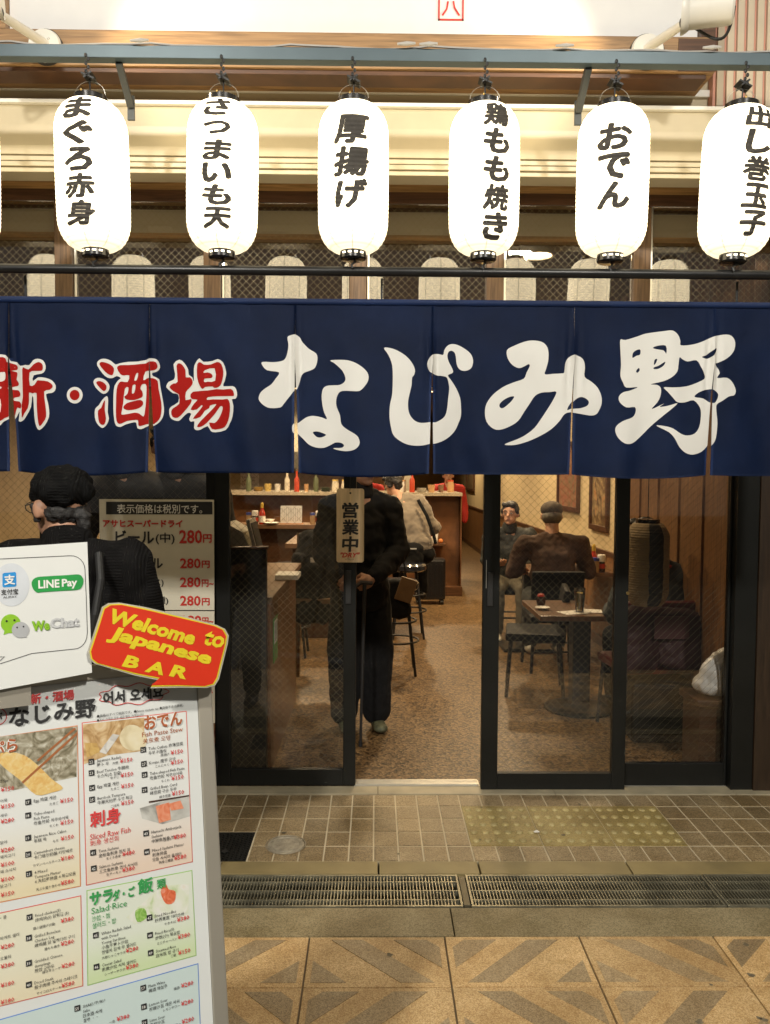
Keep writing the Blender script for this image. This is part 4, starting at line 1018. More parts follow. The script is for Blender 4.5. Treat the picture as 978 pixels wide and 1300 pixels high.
# --- man standing in the doorway with a cane
dD = 4.92
xx = at(457, 900, dD).x
J = stand(hip=(0, 0, .92), chest=(0, .01, 1.27), neck=(0, .02, 1.48), head=(.0, .06, 1.62), shL=(-.18, 0, 1.37), shR=(.18, 0, 1.37), elL=(-.235, .02, 1.11), elR=(.235, .05, 1.10), wrL=(-.17, .20, .97), wrR=(.02, .27, .965),
          handR=(-.8, .25, -.35), palmR=(0, -.1, 1), handL=(.5, .5, -.5), curlR=.95, knL=(-.10, .02, .5), knR=(.10, .02, .5), anL=(-.10, 0, .078), anR=(.10, .03, .078), yaw=20, vox=.007)
M_jack = mat('black_padded_jacket', (.008, .0075, .0075), .8, var=.3, bump=.3, bs=14, spec=.3)
M_olive = mat('olive_shoe', (.10, .105, .06), .6, var=.5, vs=30)
def mirror(J):
    J2 = dict(J)
    for k in list(J):
        if k[:-1] in ('sh', 'el', 'wr', 'kn', 'an', 'hand', 'palm', 'curl', 'foot'):
            o_ = k[:-1] + ('R' if k[-1] == 'L' else 'L')
            q = J[k]; J2[o_] = (-q[0], q[1], q[2]) if isinstance(q, tuple) else q
    return J2
man2 = human('person standing in the doorway in black jacket and trousers, hand on a black cane', (xx, Y(dD), 0), R(180 + 12), mirror(J), dict(top=M_jack, leg=M_bk, shoe=M_olive, collar=True, bulk=1.3, fold=.016, loose=1.45, hem=.14), hair='short', size=.010)
wm = wmat(man2) @ Vector((.035, .315, .955))
t = thing('cane', 'thin black cane under the hand of the person in the doorway', 'cane', (wm.x, wm.y, 0))
MB().tube([(wm.x - .02, wm.y - .05, .01), (wm.x, wm.y, .94)], [.008, .0125], 12).build('shaft', M_ink, t)
MB().tube([(wm.x - .055, wm.y - .01, .925), (wm.x - .02, wm.y, .95), (wm.x + .045, wm.y + .01, .945)], .012, 12).build('grip', mat('cane_grip', (.03, .02, .015), .4), t)
MB().cyl((wm.x - .02, wm.y - .05, .001), (wm.x - .02, wm.y - .05, .03), .012, seg=14).build('rubber_tip', M_ink, t)

# ================================================================ INSIDE: furniture
M_ctop = wood('counter_top_wood', (.20, .11, .055), .3, (1, 10, 1), .7)
M_marb = mat('pale_speckled_stone', (.42, .36, .27), .25, var=.35, vs=60)
def cbox(name, m, a, b, parent, bev=.003): return MB().span(a, b, bev=bev).build(name, m, parent)
# register counter at the left of the door
t = thing('register_counter', 'dark register counter just inside the left door', 'counter', (-1.2, Y(4.3), 0))
e0 = gr(347, 975); 
cbox('front_panel', mat('near_black_panel', (.02, .018, .014), .4, var=.3), (-2.3, Y(4.08), 0), (-.56, Y(4.13), at(300, 697, 4.1).z), t)
cbox('panel_cap', M_darkwood, (-2.3, Y(4.07), at(300, 697, 4.1).z + .001), (-.552, Y(4.14), at(300, 697, 4.1).z + .014), t)
zc = .90
cbox('side_panel', M_counter, (-.60, Y(4.132), 0), (-.545, Y(5.45), zc), t)
cbox('counter_top', M_ctop, (-2.3, Y(4.134), zc + .001), (-.535, Y(5.75), zc + .035), t)
MB().span((-.5445, Y(4.24), .56), (-.5405, Y(4.40), .80)).build('green_notice', mat('green_notice', (.10, .30, .07), .4), t)
MB().span((-.5404, Y(4.26), .66), (-.5390, Y(4.38), .785)).build('notice_text_area', M_paper, t)
for k in range(3): MB().span((-.5389, Y(4.275 + k * .035), .675), (-.5380, Y(4.283 + k * .035), .775)).build('lettering', M_ink, t)
# cash register
zr_ = zc + .036
c0 = at(330, 690, 4.35)
t = thing('cash_register', 'white cash register with a tilted screen on the dark counter', 'cash register', (c0.x - .15, Y(4.35), zr_))
zt_ = at(300, 660, 4.35).z
b = MB(); b.poly([(c0.x - .34, Y(4.22), zr_), (c0.x - .03, Y(4.22), zr_), (c0.x - .03, Y(4.22), zr_ + .24), (c0.x - .07, Y(4.22), zt_ - .06), (c0.x - .16, Y(4.22), zt_ - .01), (c0.x - .34, Y(4.22), zt_ - .06)], (0, .30, 0))
b.build('case', mat('register_plastic', (.80, .75, .62), .45), t)
MB().box((c0.x - .015, Y(4.28), zt_ - .085), (.02, .22, .20), Matrix.Rotation(R(-14), 3, 'Y'), bev=.005).build('screen_frame', MATS['register_plastic'], t)
MB().box((c0.x - .003, Y(4.28), zt_ - .085), (.004, .19, .16), Matrix.Rotation(R(-14), 3, 'Y')).build('screen', M_ink, t)
MB().cyl((c0.x - .30, Y(4.215), zt_ - .14), (c0.x - .30, Y(4.22), zt_ - .14), .075, seg=28).build('roll_cover', M_ink, t)
# paper on the counter top
p_ = at(366, 733, 4.9); tag(MB().span((p_.x - .07, Y(4.80), zr_), (p_.x + .07, Y(5.0), zr_ + .03), bev=.004).build('paper_stack', M_paper), 'stack of white paper slips on the register counter', 'paper')
# bar counter with plates
def counter(label, x0, x1, d0, d1, z, mtop, mfront, over=.05):
    t = thing('bar_counter', label, 'counter', ((x0 + x1) / 2, Y(d0), 0))
    cbox('counter_top', mtop, (x0, Y(d0), z - .045), (x1, Y(d1), z), t)
    cbox('front_panel', mfront, (x0 + over, Y(d0) + over + .15, 0), (x1 - over, Y(d1) - .02, z - .046), t)
    return t
q = at(362, 690, 7.4)
zA = q.z
counter('dark wood counter with used plates behind the left door', q.x, .05, 7.4, 8.6, zA, M_ctop, M_darkwood)
q2 = at(318, 666, 8.75)
counter('long wood counter carrying the sauce bottles', -2.6, -.30, 8.75, 9.2, q2.z, M_ctop, M_darkwood)
zB2 = q2.z
hc = counter('high counter with stone top and brown panel end along the kitchen', -2.9, 1.13, 10.3, 11.5, 1.345, M_marb, M_counter, .02)
cbox('base_board', M_darkwood, (-2.9, Y(10.28), 0), (1.135, Y(10.44), .12), hc)
cbox('end_board', M_counter, (1.115, Y(10.36), .12), (1.13, Y(11.48), 1.29), hc)
led = cbox('ledge', M_darkwood, (at(540, 690, 10.2).x, Y(10.15), at(550, 690, 10.2).z - .03), (at(566, 690, 10.2).x, Y(10.49), at(550, 690, 10.2).z), hc)

def scribble(c, w_, h_, m, parent, vertical=False):
    """one illegible written line"""
    b = MB(); c = Vector(c); L_ = h_ if vertical else w_; s = -L_ / 2; T_ = w_ if vertical else h_
    while s < L_ / 2 - T_ * .5:
        k = T_ * random.uniform(.5, .9); mid = s + k / 2; j = random.uniform(-.12, .12) * T_
        for _ in range(2):
            o1 = random.uniform(-.3, .3) * T_; o2 = random.uniform(-.25, .25) * k
            d = Matrix.Rotation(random.choice((0, .2, 1.3, 1.57)), 3, 'Y')
            p = Vector((o1 + j, 0, mid + o2)) if vertical else Vector((mid + o2, 0, o1 + j))
            b.box(c + p, (k * .85, .0008, T_ * .13), d)
        s += k * 1.15
    return tag(b.build('handwriting', m, parent), kind='stuff')
# kitchen back wall with shelf, notices
kb = thing('kitchen_partition', 'pale kitchen wall with metal shelf and paper notices', 'wall', (-1.4, Y(13), 0))
cbox('wall_face', mat('kitchen_wall', (.48, .44, .34), .6, var=.15, vs=2), (LW, Y(13), 0), (.6, Y(13.1), CE), kb, 0)
cbox('metal_shelf', mat('dull_shelf_metal', (.45, .43, .38), .3, .8), (-2.4, Y(12.4), 1.62), (.5, Y(12.98), 1.66), kb)
cbox('hood', mat('dull_shelf_metal', (.45, .43, .38), .3, .8), (-1.9, Y(12.3), 1.66), (.2, Y(12.95), 1.92), kb)
n = at(316, 612, 12.95); cbox('notice', M_paper, (n.x - .14, Y(12.98), n.z - .10), (n.x + .16, Y(12.995), n.z + .2), kb, 0)
for k in range(3): scribble((n.x, Y(12.978), n.z - .04 + k * .06), .22, .035, M_ink, kb)

# bottles and small ware
M_sred = mat('red_sauce', (.50, .03, .012), .3, coat=.4); M_yel = mat('yellow_cap', (.65, .45, .08), .4); M_blue = mat('blue_cap', (.03, .05, .25), .4)
M_soy = mat('dark_soy', (.05, .018, .008), .25, coat=.5); M_spice = mat('tan_spice', (.42, .27, .13), .5)
def bottle(p, kind, label):
    t = thing('sauce_bottle', label, 'bottle', p, 0, 'condiment bottles on the counters'); p = Vector(p)
    s = 1
    if kind == 'tall':
        MB().lathe([(0, 0), (.034, 0), (.036, .01), (.036, .10), (.030, .135), (.016, .165), (.015, .18), (0, .18)], p, 18).build('flask', M_sred, t, smooth=True)
        MB().lathe([(.0368, .02), (.0372, .022), (.0372, .09), (.0368, .092)], p, 18).build('paper_label', M_paper, t)
        MB().lathe([(0, .181), (.017, .181), (.016, .225), (.010, .24), (0, .24)], p, 14).build('cap', M_yel, t)
    elif kind == 'jar':
        MB().lathe([(0, 0), (.032, 0), (.034, .01), (.034, .075), (.026, .09), (0, .09)], p, 18).build('flask', M_soy, t, smooth=True)
        MB().lathe([(0, .091), (.036, .091), (.036, .14), (.032, .15), (0, .15)], p, 18).build('cap', M_white, t)
        MB().lathe([(.0345, .03), (.035, .032), (.035, .07), (.0345, .072)], p, 18).build('paper_label', M_sred, t)
    else:
        MB().lathe([(0, 0), (.026, 0), (.028, .01), (.028, .10), (0, .10)], p, 18).build('flask', M_spice, t, smooth=True)
        MB().lathe([(0, .101), (.029, .101), (.029, .128), (0, .13)], p, 18).build('cap', M_blue, t)
    return t
onz = lambda px, z, d: (at(px, 640, d).x, Y(d), z)
for px, kind, lab in ((316, 'spice', 'spice shaker with blue cap at the left end of the long counter'), (324, 'jar', 'white capped soy jar beside the left red sauce bottle'), (333, 'tall', 'red sauce bottle with yellow cap left of the menu card'),
                      (397, 'spice', 'spice shaker with blue cap right of the menu card'), (405, 'jar', 'white capped soy jar between shaker and red bottle'), (414, 'tall', 'red sauce bottle with yellow cap right of the menu card')):
    bottle(onz(px, zB2 + .001, 8.84), kind, lab)
bottle(onz(424, zB2 + .001, 8.90), 'jar', 'white capped jar nearest to the hanging wooden tag')
def plate(c, r, label, food=None):
    t = thing('plate', label, 'plate', c, 0, 'plates on the counters')
    MB().lathe([(0, .004), (r * .6, .004), (r, .018), (r, .022), (r * .62, .009), (0, .009)], c, 28).build('dish', M_white, t, smooth=True)
    if food: vox('food', [('e', (random.uniform(-.3, .3) * r, random.uniform(-.3, .3) * r, .022), (r * .5, r * .4, .02))], food, t, .008, 2, .008, .02)
    return t
M_food = mat('brown_food', (.16, .07, .03), .5, var=.5, vs=60)
plate(onz(345, zB2 + .001, 8.80), .09, 'small white plate below the left red sauce bottle')
t = thing('bowl', 'white bowl beside the left red sauce bottle', 'bowl', onz(343, zB2 + .001, 8.93))
MB().lathe([(0, 0), (.03, 0), (.055, .05), (.051, .05), (.028, .006), (0, .006)], onz(343, zB2 + .001, 8.93), 24).build('bowl_wall', M_white, t, smooth=True)
for px, d, rr, lab in ((393, 7.75, .10, 'white plate of leftovers on the dark counter'), (405, 8.25, .11, 'white plate at the back of the dark counter'), (428, 8.1, .08, 'small plate near the wooden tag')): plate(onz(px, zA + .001, d), rr, lab, M_food)
c = Vector(onz(414, zA + .001, 7.75)); t = thing('food_basket', 'dark woven food basket on the counter', 'basket', c)
MB().lathe([(0, 0), (.085, 0), (.10, .06), (.092, .06), (.08, .008), (0, .008)], c, 20).build('basket_wall', mat('dark_wicker', (.03, .018, .012), .6, bump=.6, bs=120), t)
for k in range(8): a = k * .785; MB().sph(c + Vector((.05 * math.cos(a), .05 * math.sin(a), .05)), (.03, .03, .02), 10).build('food', M_food, t)
# menu card
c = at(370, 660, 8.9); t = thing('menu_card', 'white handwritten menu card standing on the long counter', 'menu', (c.x, Y(8.9), zB2))
MB().box((c.x, Y(8.9), zB2 + .105), (.24, .006, .20), Matrix.Rotation(R(-8), 3, 'X')).build('card', M_paper, t)
tag(MB().span((c.x - .13, Y(8.86), zB2 + .0005), (c.x + .13, Y(8.95), zB2 + .008)).build('stand', mat('orange_stand', (.6, .25, .08), .5)), kind=None).parent = None
o = bpy.data.objects['stand']; lo_ = o.location.copy(); o.parent = t; o.location = lo_ - Vector(t.location)
for k in range(9): scribble((c.x + .10 - k * .025, Y(8.870), zB2 + .11), .013, .15, M_ink, t, True)
# kitchen things on the high counter
cols = [(.6, .55, .45), (.45, .05, .02), (.55, .4, .12), (.2, .12, .08), (.62, .6, .55), (.1, .12, .06), (.5, .3, .15)]
MM = [mat('ware_%s' % n_, c_, .3, coat=.3) for n_, c_ in zip(('cream', 'red', 'amber', 'brown', 'white', 'green', 'tan'), cols)]
names = ['cream', 'red', 'amber', 'brown', 'white', 'green', 'tan']
ORD = 'first second third fourth fifth sixth seventh eighth ninth tenth eleventh twelfth thirteenth'.split(); cnt = {}
for i in range(22):
    px = 316 + i * 12.2
    if 440 < px < 500: continue
    d = 10.36 + random.uniform(.03, .3); c = Vector((at(px, 620, d).x, Y(d), 1.346)); k = random.randrange(7)
    kind = random.choice(['cup', 'bottle', 'jar', 'dish stack'])
    sd_ = px > 500; cnt[sd_] = cnt.get(sd_, -1) + 1
    t = thing({'dish stack': 'dish_stack'}.get(kind, kind), '%s %s, %s item on the high counter %s' % (names[k], kind, ORD[cnt[sd_]], ('right of the wooden tag' if px > 500 else 'above the sauce bottles')), kind, c, 0, '%s %ss on the high counter %s' % (names[k], kind, 'right' if px > 500 else 'left'))
    r_ = random.uniform(.03, .05)
    pf = {'cup': [(0, 0), (r_ * .8, 0), (r_, .10), (r_ * .9, .10), (r_ * .7, .01), (0, .01)], 'bottle': [(0, 0), (.035, 0), (.035, .16), (.014, .20), (.014, .27), (0, .27)],
          'jar': [(0, 0), (.045, 0), (.048, .10), (.04, .12), (.04, .14), (0, .14)], 'dish stack': [(0, 0), (.05, 0), (.07, .012), (.05, .014), (.07, .026), (.05, .028), (.07, .04), (.05, .042), (.07, .055), (0, .05)]}[kind]
    MB().lathe(pf, c, 18).build('vessel', MM[k], t, smooth=True)
    if kind in ('bottle', 'jar'): MB().lathe([(0, pf[-1][1] + .001), (.016 if kind == 'bottle' else .042, pf[-1][1] + .001), (.015 if kind == 'bottle' else .04, pf[-1][1] + .02), (0, pf[-1][1] + .02)], c, 14).build('cap', MM[(k + 2) % 7], t)
# bottles on the ledge
zl = at(550, 690, 10.2).z + .001
t = bottle((at(546, 690, 10.22).x, Y(10.22), zl), 'tall', 'red sauce bottle on the small ledge of the high counter')
c = Vector((at(553, 690, 10.22).x, Y(10.24), zl)); t = thing('napkin_stand', 'white upright napkin stand beside the ledge sauce bottle', 'napkin holder', c)
MB().box(c + Vector((0, 0, .11)), (.07, .03, .22), Matrix.Rotation(R(6), 3, 'Y'), bev=.008).build('holder', M_white, t)
MB().sph(c + Vector((.07, 0, .03)), .03, 14).build('orange_pot', mat('orange_pot', (.6, .2, .05), .4), t)
# bar stools
M_seat = mat('dark_glitter_vinyl', (.03, .035, .05), .25, coat=.6, bump=.5, bs=60)
def stool(x, d, label, h_=.74):
    t = thing('bar_stool', label, 'stool', (x, Y(d), 0), 0, 'bar stools along the counter')
    MB().lathe([(0, h_ - .08), (.15, h_ - .08), (.175, h_ - .06), (.178, h_ - .02), (.16, h_), (0, h_ + .005)], (x, Y(d), 0), 28).build('seat', M_seat, t, smooth=True)
    for k in range(4):
        a = R(45 + 90 * k); c_, s_ = math.cos(a), math.sin(a)
        MB().tube([(x + .11 * c_, Y(d) + .11 * s_, h_ - .08), (x + .21 * c_, Y(d) + .21 * s_, .0)], .011, 10).build('leg', M_ink, t)
    for z_, r_ in ((.26, .178), (.42, .158)):
        MB().tube([(x + r_ * math.cos(a * math.pi / 12), Y(d) + r_ * math.sin(a * math.pi / 12), z_) for a in range(24)], .008, 8, True).build('foot_ring', M_ink, t)
    return t
stool(at(503, 850, 6.3).x, 6.3, 'nearest bar stool, behind the man in the doorway')
stool(at(518, 800, 7.7).x, 7.7, 'bar stool under the customer in the grey sweater', .72)
stool(at(368, 760, 6.9).x, 6.9, 'bar stool with dark glittery seat seen through the left door', .80)
stool(at(470, 760, 8.9).x, 8.9, 'farthest bar stool at the dark counter')
# bag hung on the nearest stool
c = at(503, 752, 6.15); t = thing('shoulder_bag', 'black shoulder bag with brown flap hanging at the nearest stool', 'bag', (c.x, c.y, c.z - .2))
o = vox('bag_body', [('c', (0, 0, .04), (.13, .06, .05), (-.01, 0, .26), (.10, .05, .05))], M_bk, t, .012, 3, .01)
b = MB(); b.box(c + Vector((.075, -.075, .03)), (.13, .02, .19), Matrix.Rotation(R(18), 3, 'Y') @ Matrix.Rotation(R(8), 3, 'X'), bev=.008); b.build('flap', mat('brown_leather', (.20, .12, .055), .5), t)
MB().tube([c + Vector((-.07, 0, .1)), c + Vector((-.05, .02, .28)), c + Vector((.05, .03, .30)), c + Vector((.08, 0, .10))], .007, 8).build('strap', M_bk, t)
# suitcase
s0 = gr(548, 768); dS_ = s0.y + CD; xs_ = s0.x
t = thing('suitcase', 'black wheeled suitcase standing behind the stools', 'suitcase', (xs_, Y(dS_), 0))
hS = at(550, 710, dS_).z
MB().span((xs_ - .20, Y(dS_), .06), (xs_ + .17, Y(dS_) + .25, hS), bev=.03).build('shell', mat('black_suitcase', (.012, .012, .014), .35, bump=.2, bs=30), t)
for k in range(5): MB().span((xs_ - .15 + k * .065, Y(dS_) - .008, .12), (xs_ - .13 + k * .065, Y(dS_) + .002, hS - .06), bev=.003).build('rib', MATS['black_suitcase'], t)
for a_ in (-.16, .13):
    for e_ in (.04, .21): MB().cyl((xs_ + a_ - .02, Y(dS_) + e_, .03), (xs_ + a_ + .02, Y(dS_) + e_, .03), .03, seg=14).build('wheel', M_ink, t)
MB().tube([(xs_ - .09, Y(dS_) + .2, hS - .01), (xs_ - .09, Y(dS_) + .2, hS + .04), (xs_ + .06, Y(dS_) + .2, hS + .04), (xs_ + .06, Y(dS_) + .2, hS - .01)], .008, 8).build('handle', M_ink, t)
# coats on a wooden chair seen through the left door
cx0 = at(400, 850, 6.0).x
t = thing('wooden_chair', 'wooden high chair under hanging black coats behind the left door', 'chair', (cx0, Y(6), 0))
M_lw2 = wood('chair_wood', (.22, .13, .06), .4)
for a_ in (-.13, .13):
    for e_ in (-.13, .13): MB().tube([(cx0 + a_ * 1.1, Y(6) + e_ * 1.1, 0), (cx0 + a_, Y(6) + e_, .62)], [.014, .018], 8).build('leg', M_lw2, t)
MB().span((cx0 - .17, Y(6) - .17, .62), (cx0 + .17, Y(6) + .17, .66), bev=.01).build('seat', M_lw2, t)
for a_ in (-.14, .14): MB().tube([(cx0 + a_, Y(6) + .15, .66), (cx0 + a_, Y(6) + .18, 1.12)], .015, 8).build('back_post', M_lw2, t)
MB().span((cx0 - .14, Y(6) + .16, 1.0), (cx0 + .14, Y(6) + .19, 1.12), bev=.008).build('back_rail', M_lw2, t)
t = thing('coat', 'black coats with cream tags hung over the wooden chair', 'coat', (cx0, Y(6) - .04, .45))
vox('coat_body', [('c', (0, .16, .66), (.13, .06, .05), (0, .05, .45), (.17, .10, .06)), ('c', (0, .05, .45), (.17, .10, .06), (0, 0, .05), (.20, .17, .04)), ('c', (-.12, -.02, .5), .05, (-.17, -.08, .1), .05)], M_bk, t, .014, 3, .02, .07)
c = at(411, 707, 5.80); MB().box(c, (.04, .006, .085), Matrix.Rotation(R(8), 3, 'Y')).build('cream_tag', M_paper, t)
c = at(397, 711, 5.82); MB().box(c, (.03, .006, .035)).build('cream_tag', M_paper, t)

# wooden tag hung on the door stile
c = at(445, 667, 3.94); hw = 17.5 * 3.93 / F; hh = 47 * 3.93 / F
t = thing('wooden_tag', 'pale wooden plaque lettered 営業中 hanging on the door stile', 'sign', (c.x, Y(3.935), c.z - hh))
yT = Y(3.935)
def rrect(x0, x1, z0, z1, r, y, n=5):
    out = []
    for cx1, cz1, a0 in ((x1 - r, z1 - r, 0), (x0 + r, z1 - r, 90), (x0 + r, z0 + r, 180), (x1 - r, z0 + r, 270)):
        for k in range(n + 1): a = R(a0 + 90 * k / n); out.append((cx1 + r * math.cos(a), y, cz1 + r * math.sin(a)))
    return out
MB().poly(rrect(c.x - hw, c.x + hw, c.z - hh, c.z + hh, .012, yT - .008), (0, .008, 0)).build('board', wood('pale_tag_wood', (.68, .52, .32), .5, (9, 1, .8), .82), t)
for k, chh in enumerate('営業中'): flat_text(chh, (c.x, yT - .0088, c.z + (21 - 21.5 * k) * 3.93 / F - .006), 21 * 3.93 / F, 20 * 3.93 / F, M_ink, t, .03, .05)
flat_text('"DRY"', (c.x, yT - .0088, c.z - 37.5 * 3.93 / F), 25 * 3.93 / F, 6.5 * 3.93 / F, M_red, t, .03, .3)
scribble((c.x + .01, yT - .0088, c.z - 31.5 * 3.93 / F), 10 * 3.93 / F, 2.2 * 3.93 / F, M_red, t)
scribble((c.x, yT - .0088, c.z - 43 * 3.93 / F), 12 * 3.93 / F, 2.2 * 3.93 / F, M_ink, t)
MB().tube([(c.x - .002, yT - .006, c.z + hh - .02), (c.x, yT - .010, c.z + hh + .06)], .002, 6).build('string', M_ink, t)
MB().cyl((c.x, yT - .012, c.z + hh - .022), (c.x, yT - .007, c.z + hh - .022), .005, seg=12).build('eyelet', M_ink, t)

# --- customers
M_grs = mat('grey_beige_sweater', (.23, .19, .14), .85, var=.08, bump=.4, bs=60, sheen=.2)
xq = at(530, 700, 7.9).x
J = sit(.73, chest=(-.07, .05, 1.15), neck=(-.17, .12, 1.36), head=(-.21, .20, 1.47), shL=(-.30, .08, 1.27), shR=(.03, .06, 1.30), elL=(-.36, .26, 1.05), elR=(.20, .10, 1.03), wrL=(-.22, .42, 1.03), wrR=(.02, .36, 1.0), anL=(-.12, .28, .36), anR=(.12, .28, .36), knL=(-.13, .36, .76), knR=(.13, .36, .76), yaw=25, pit=-18)
cust = human('person in a grey beige sweater with black shoulder bag seated at the counter', (xq, Y(7.9), 0), R(10), J, dict(top=M_grs, leg=M_bk, shoe=M_shoe, bulk=1.25, fold=.018), size=.013)
MB().tube([(-.02, -.10, 1.33), (.06, -.135, 1.18), (.13, -.13, 1.0), (.16, -.11, .90)], .017, 10).build('bag_strap', M_bk, cust, local=True)
c = at(528, 705, 7.75); t = thing('messenger_bag', 'black messenger bag on the back of the grey sweater customer', 'bag', (c.x, c.y, c.z - .15))
vox('bag_body', [('c', (-.06, 0, .05), (.13, .05, .07), (-.04, 0, .22), (.12, .045, .06))], M_bk, t, .012, 3, .01)
MB().box(c + Vector((-.04, -.058, .07)), (.09, .004, .012)).build('badge', mat('pale_badge', (.5, .5, .48), .4), t)
# facing man in black hood
xq = at(647, 700, 7.9).x
J = sit(.44, head=(.0, .06, 1.20), neck=(0, .03, 1.05), chest=(0, .0, .86), shL=(-.19, .02, .98), shR=(.19, .02, .98), elL=(-.22, .14, .74), elR=(.23, .14, .74), wrL=(-.12, .36, .72), wrR=(.10, .36, .74), yaw=-14, vox=.007)
human('person in a black hooded jacket facing the street behind the right door', (xq, Y(7.9), 0), R(172), J, dict(top=mat('black_parka', (.02, .022, .02), .7, bump=.3, bs=20), leg=mat('khaki_trousers', (.14, .12, .08), .8), shoe=mat('pale_sneaker', (.5, .48, .42), .6), collar=True, bulk=1.2, fold=.015), size=.012)
# man from behind in cap
xq = at(702, 740, 6.55).x
J = sit(.46, head=(-.0, .12, 1.24), neck=(0, .06, 1.08), chest=(0, .02, .90), shL=(-.215, .04, 1.00), shR=(.215, .04, 1.00), elL=(-.30, .12, .76), elR=(.30, .14, .76), wrL=(-.2, .36, .76), wrR=(.16, .38, .76), pit=-10)
capd = human('person from behind in a brown cap and dark red brown sweater at the wall table', (xq, Y(6.55), 0), R(-4), J, dict(top=mat('dark_maroon_sweater', (.06, .030, .017), .85, var=.3, bump=.3, bs=30), leg=mat('dark_trousers', (.05, .055, .05), .8), shoe=mat('pale_sneaker', (.5, .48, .42), .6), cap=mat('brown_cap', (.09, .065, .04), .8, var=.3, vs=30), hair=mat('greying_hair', (.16, .14, .11), .6, bump=.5, bs=150), bulk=1.2, fold=.015), hair='cap', face=False, size=.013)
capd.scale = (1.06, 1.06, 1.0)
# near person at the right end, from behind
xq = at(838, 760, 4.9).x
J = sit(.44, head=(-.09, .05, 1.20), neck=(-.05, .03, 1.05), chest=(0, .0, .82), hip=(0, 0, .50), shL=(-.19, .02, .95), shR=(.19, .02, .95), elL=(-.25, .12, .70), elR=(.25, .12, .70), wrL=(-.16, .36, .70), wrR=(.16, .36, .70))
M_bg = mat('blue_grey_wool', (.045, .055, .062), .85, var=.15, bump=.3, bs=50)
np_ = human('person from behind in a blue grey coat seated at the right end pane', (xq, Y(4.9), 0), R(6), J, dict(top=M_bg, leg=M_bk, shoe=M_shoe, collar=True, bulk=1.2, fold=.012), face=False, size=.012)
vox('red_scarf', [('c', (-.11, -.03, 1.03), (.05, .05, .02), (.0, -.04, 1.02), (.06, .05, .02))], mat('red_scarf', (.28, .015, .01), .8), np_, .010, 2, .008)
# people behind the price poster
for px, d, lab, hz in ((165, 4.75, 'person in dark clothes mostly hidden behind the price poster, left', 1.0), (238, 4.7, 'person in a dark striped shirt leaning behind the price poster, right', 1.0)):
    xq = at(px, 640, d).x
    human(lab, (xq, Y(d), 0), R(160 if px > 200 else 175), stand(head=(.06 if px > 200 else 0, .12, 1.73), neck=(.02, .05, 1.60), chest=(0, .0, 1.36), hip=(0, 0, .95), shL=(-.2, 0, 1.50), shR=(.2, 0, 1.50), elL=(-.27, .0, 1.2), elR=(.27, .0, 1.2), yaw=20), dict(top=mat('dark_striped_shirt', (.035, .033, .03), .8, var=.4), leg=M_bk, shoe=M_shoe, bulk=1.2, collar=True), size=.014, fingers=False)
# kitchen staff in red
for px, lab in ((466, 'kitchen worker in a red shirt behind the high counter, left'), (569, 'kitchen worker in a red shirt behind the high counter, right')):
    xq = at(px, 620, 12).x
    human(lab, (xq, Y(12), 0), R(180), stand(elR=(.3, .12, 1.2), wrR=(.2, .3, 1.2)), dict(top=mat('red_work_shirt', (.40, .02, .015), .8), leg=M_bk, shoe=M_shoe, bulk=1.2), size=.015, fingers=False)

# --- tables on the right
M_tt = wood('table_top_wood', (.15, .075, .035), .3, (1, 8, 1), .7)
g0 = at(735, 778, 5.1)
zt2 = g0.z
t = thing('round_foot_table', 'small dark table with a round foot holding a glass of beer', 'table', (g0.x, Y(5.3), 0))
xa, xb = at(686, 790, 4.98).x, at(770, 790, 4.98).x
MB().span((xa, Y(4.98), zt2 - .035), (xb, Y(5.62), zt2), bev=.006).build('table_top', M_tt, t)
xc = at(737, 800, 5.3).x
MB().span((xc - .06, Y(5.25), .03), (xc + .06, Y(5.37), zt2 - .036), bev=.01).build('column', M_ink, t)
MB().lathe([(0, 0), (.23, 0), (.23, .012), (.08, .04), (0, .04)], (xc, Y(5.31), 0), 36).build('foot', mat('black_iron', (.02, .02, .02), .35, .5), t, smooth=True)
c = Vector((at(736, 775, 5.12).x, Y(5.12), zt2 + .004))
for (a_, s_, r_, lab) in ((-.05, -.02, 20, 'white paper napkin under the beer glass'), (.07, .04, -12, 'white paper napkin right of the beer glass')):
    tag(MB().box(c + Vector((a_, s_, -.002 + (.001 if s_ > 0 else 0))), (.17, .13, .0014), Matrix.Rotation(R(r_), 3, 'Z')).build('napkin', M_paper), lab, 'napkin')
t = thing('beer_glass', 'glass of pale beer standing on the dark round foot table', 'glass', c + Vector((0, 0, .0005)))
M_clear = glass('drinking_glass', .12, (.95, .93, .85)); M_beer = mat('pale_beer', (.90, .70, .28), .1, var=.15, vs=40, spec=.8)
MB().lathe([(0, .0005), (.027, .0005), (.037, .155), (.0355, .155), (.026, .008), (0, .008)], c, 24).build('tumbler', M_clear, t, smooth=True)
MB().lathe([(0, .012), (.0255, .012), (.0335, .125), (0, .125)], c, 24).build('beer', M_beer, t, smooth=True)
t = thing('small_dish', 'small white dish on the round foot table, left of the napkins', 'plate', (c.x - .22, c.y + .10, zt2 + .001))
MB().lathe([(0, .003), (.03, .003), (.05, .014), (.048, .017), (.03, .007), (0, .007)], (c.x - .22, c.y + .10, zt2 + .001), 24).build('dish', M_white, t, smooth=True)
t = thing('soy_dispenser', 'small dark sauce pot behind the beer glass', 'pot', (c.x - .20, c.y + .25, zt2 + .001))
MB().lathe([(0, 0), (.025, 0), (.032, .03), (.026, .065), (0, .065)], (c.x - .20, c.y + .25, zt2 + .001), 20).build('pot_body', M_soy, t, smooth=True)
MB().lathe([(0, .0655), (.027, .0655), (.02, .08), (0, .085)], (c.x - .20, c.y + .25, zt2 + .001), 20).build('lid', M_sred, t, smooth=True)
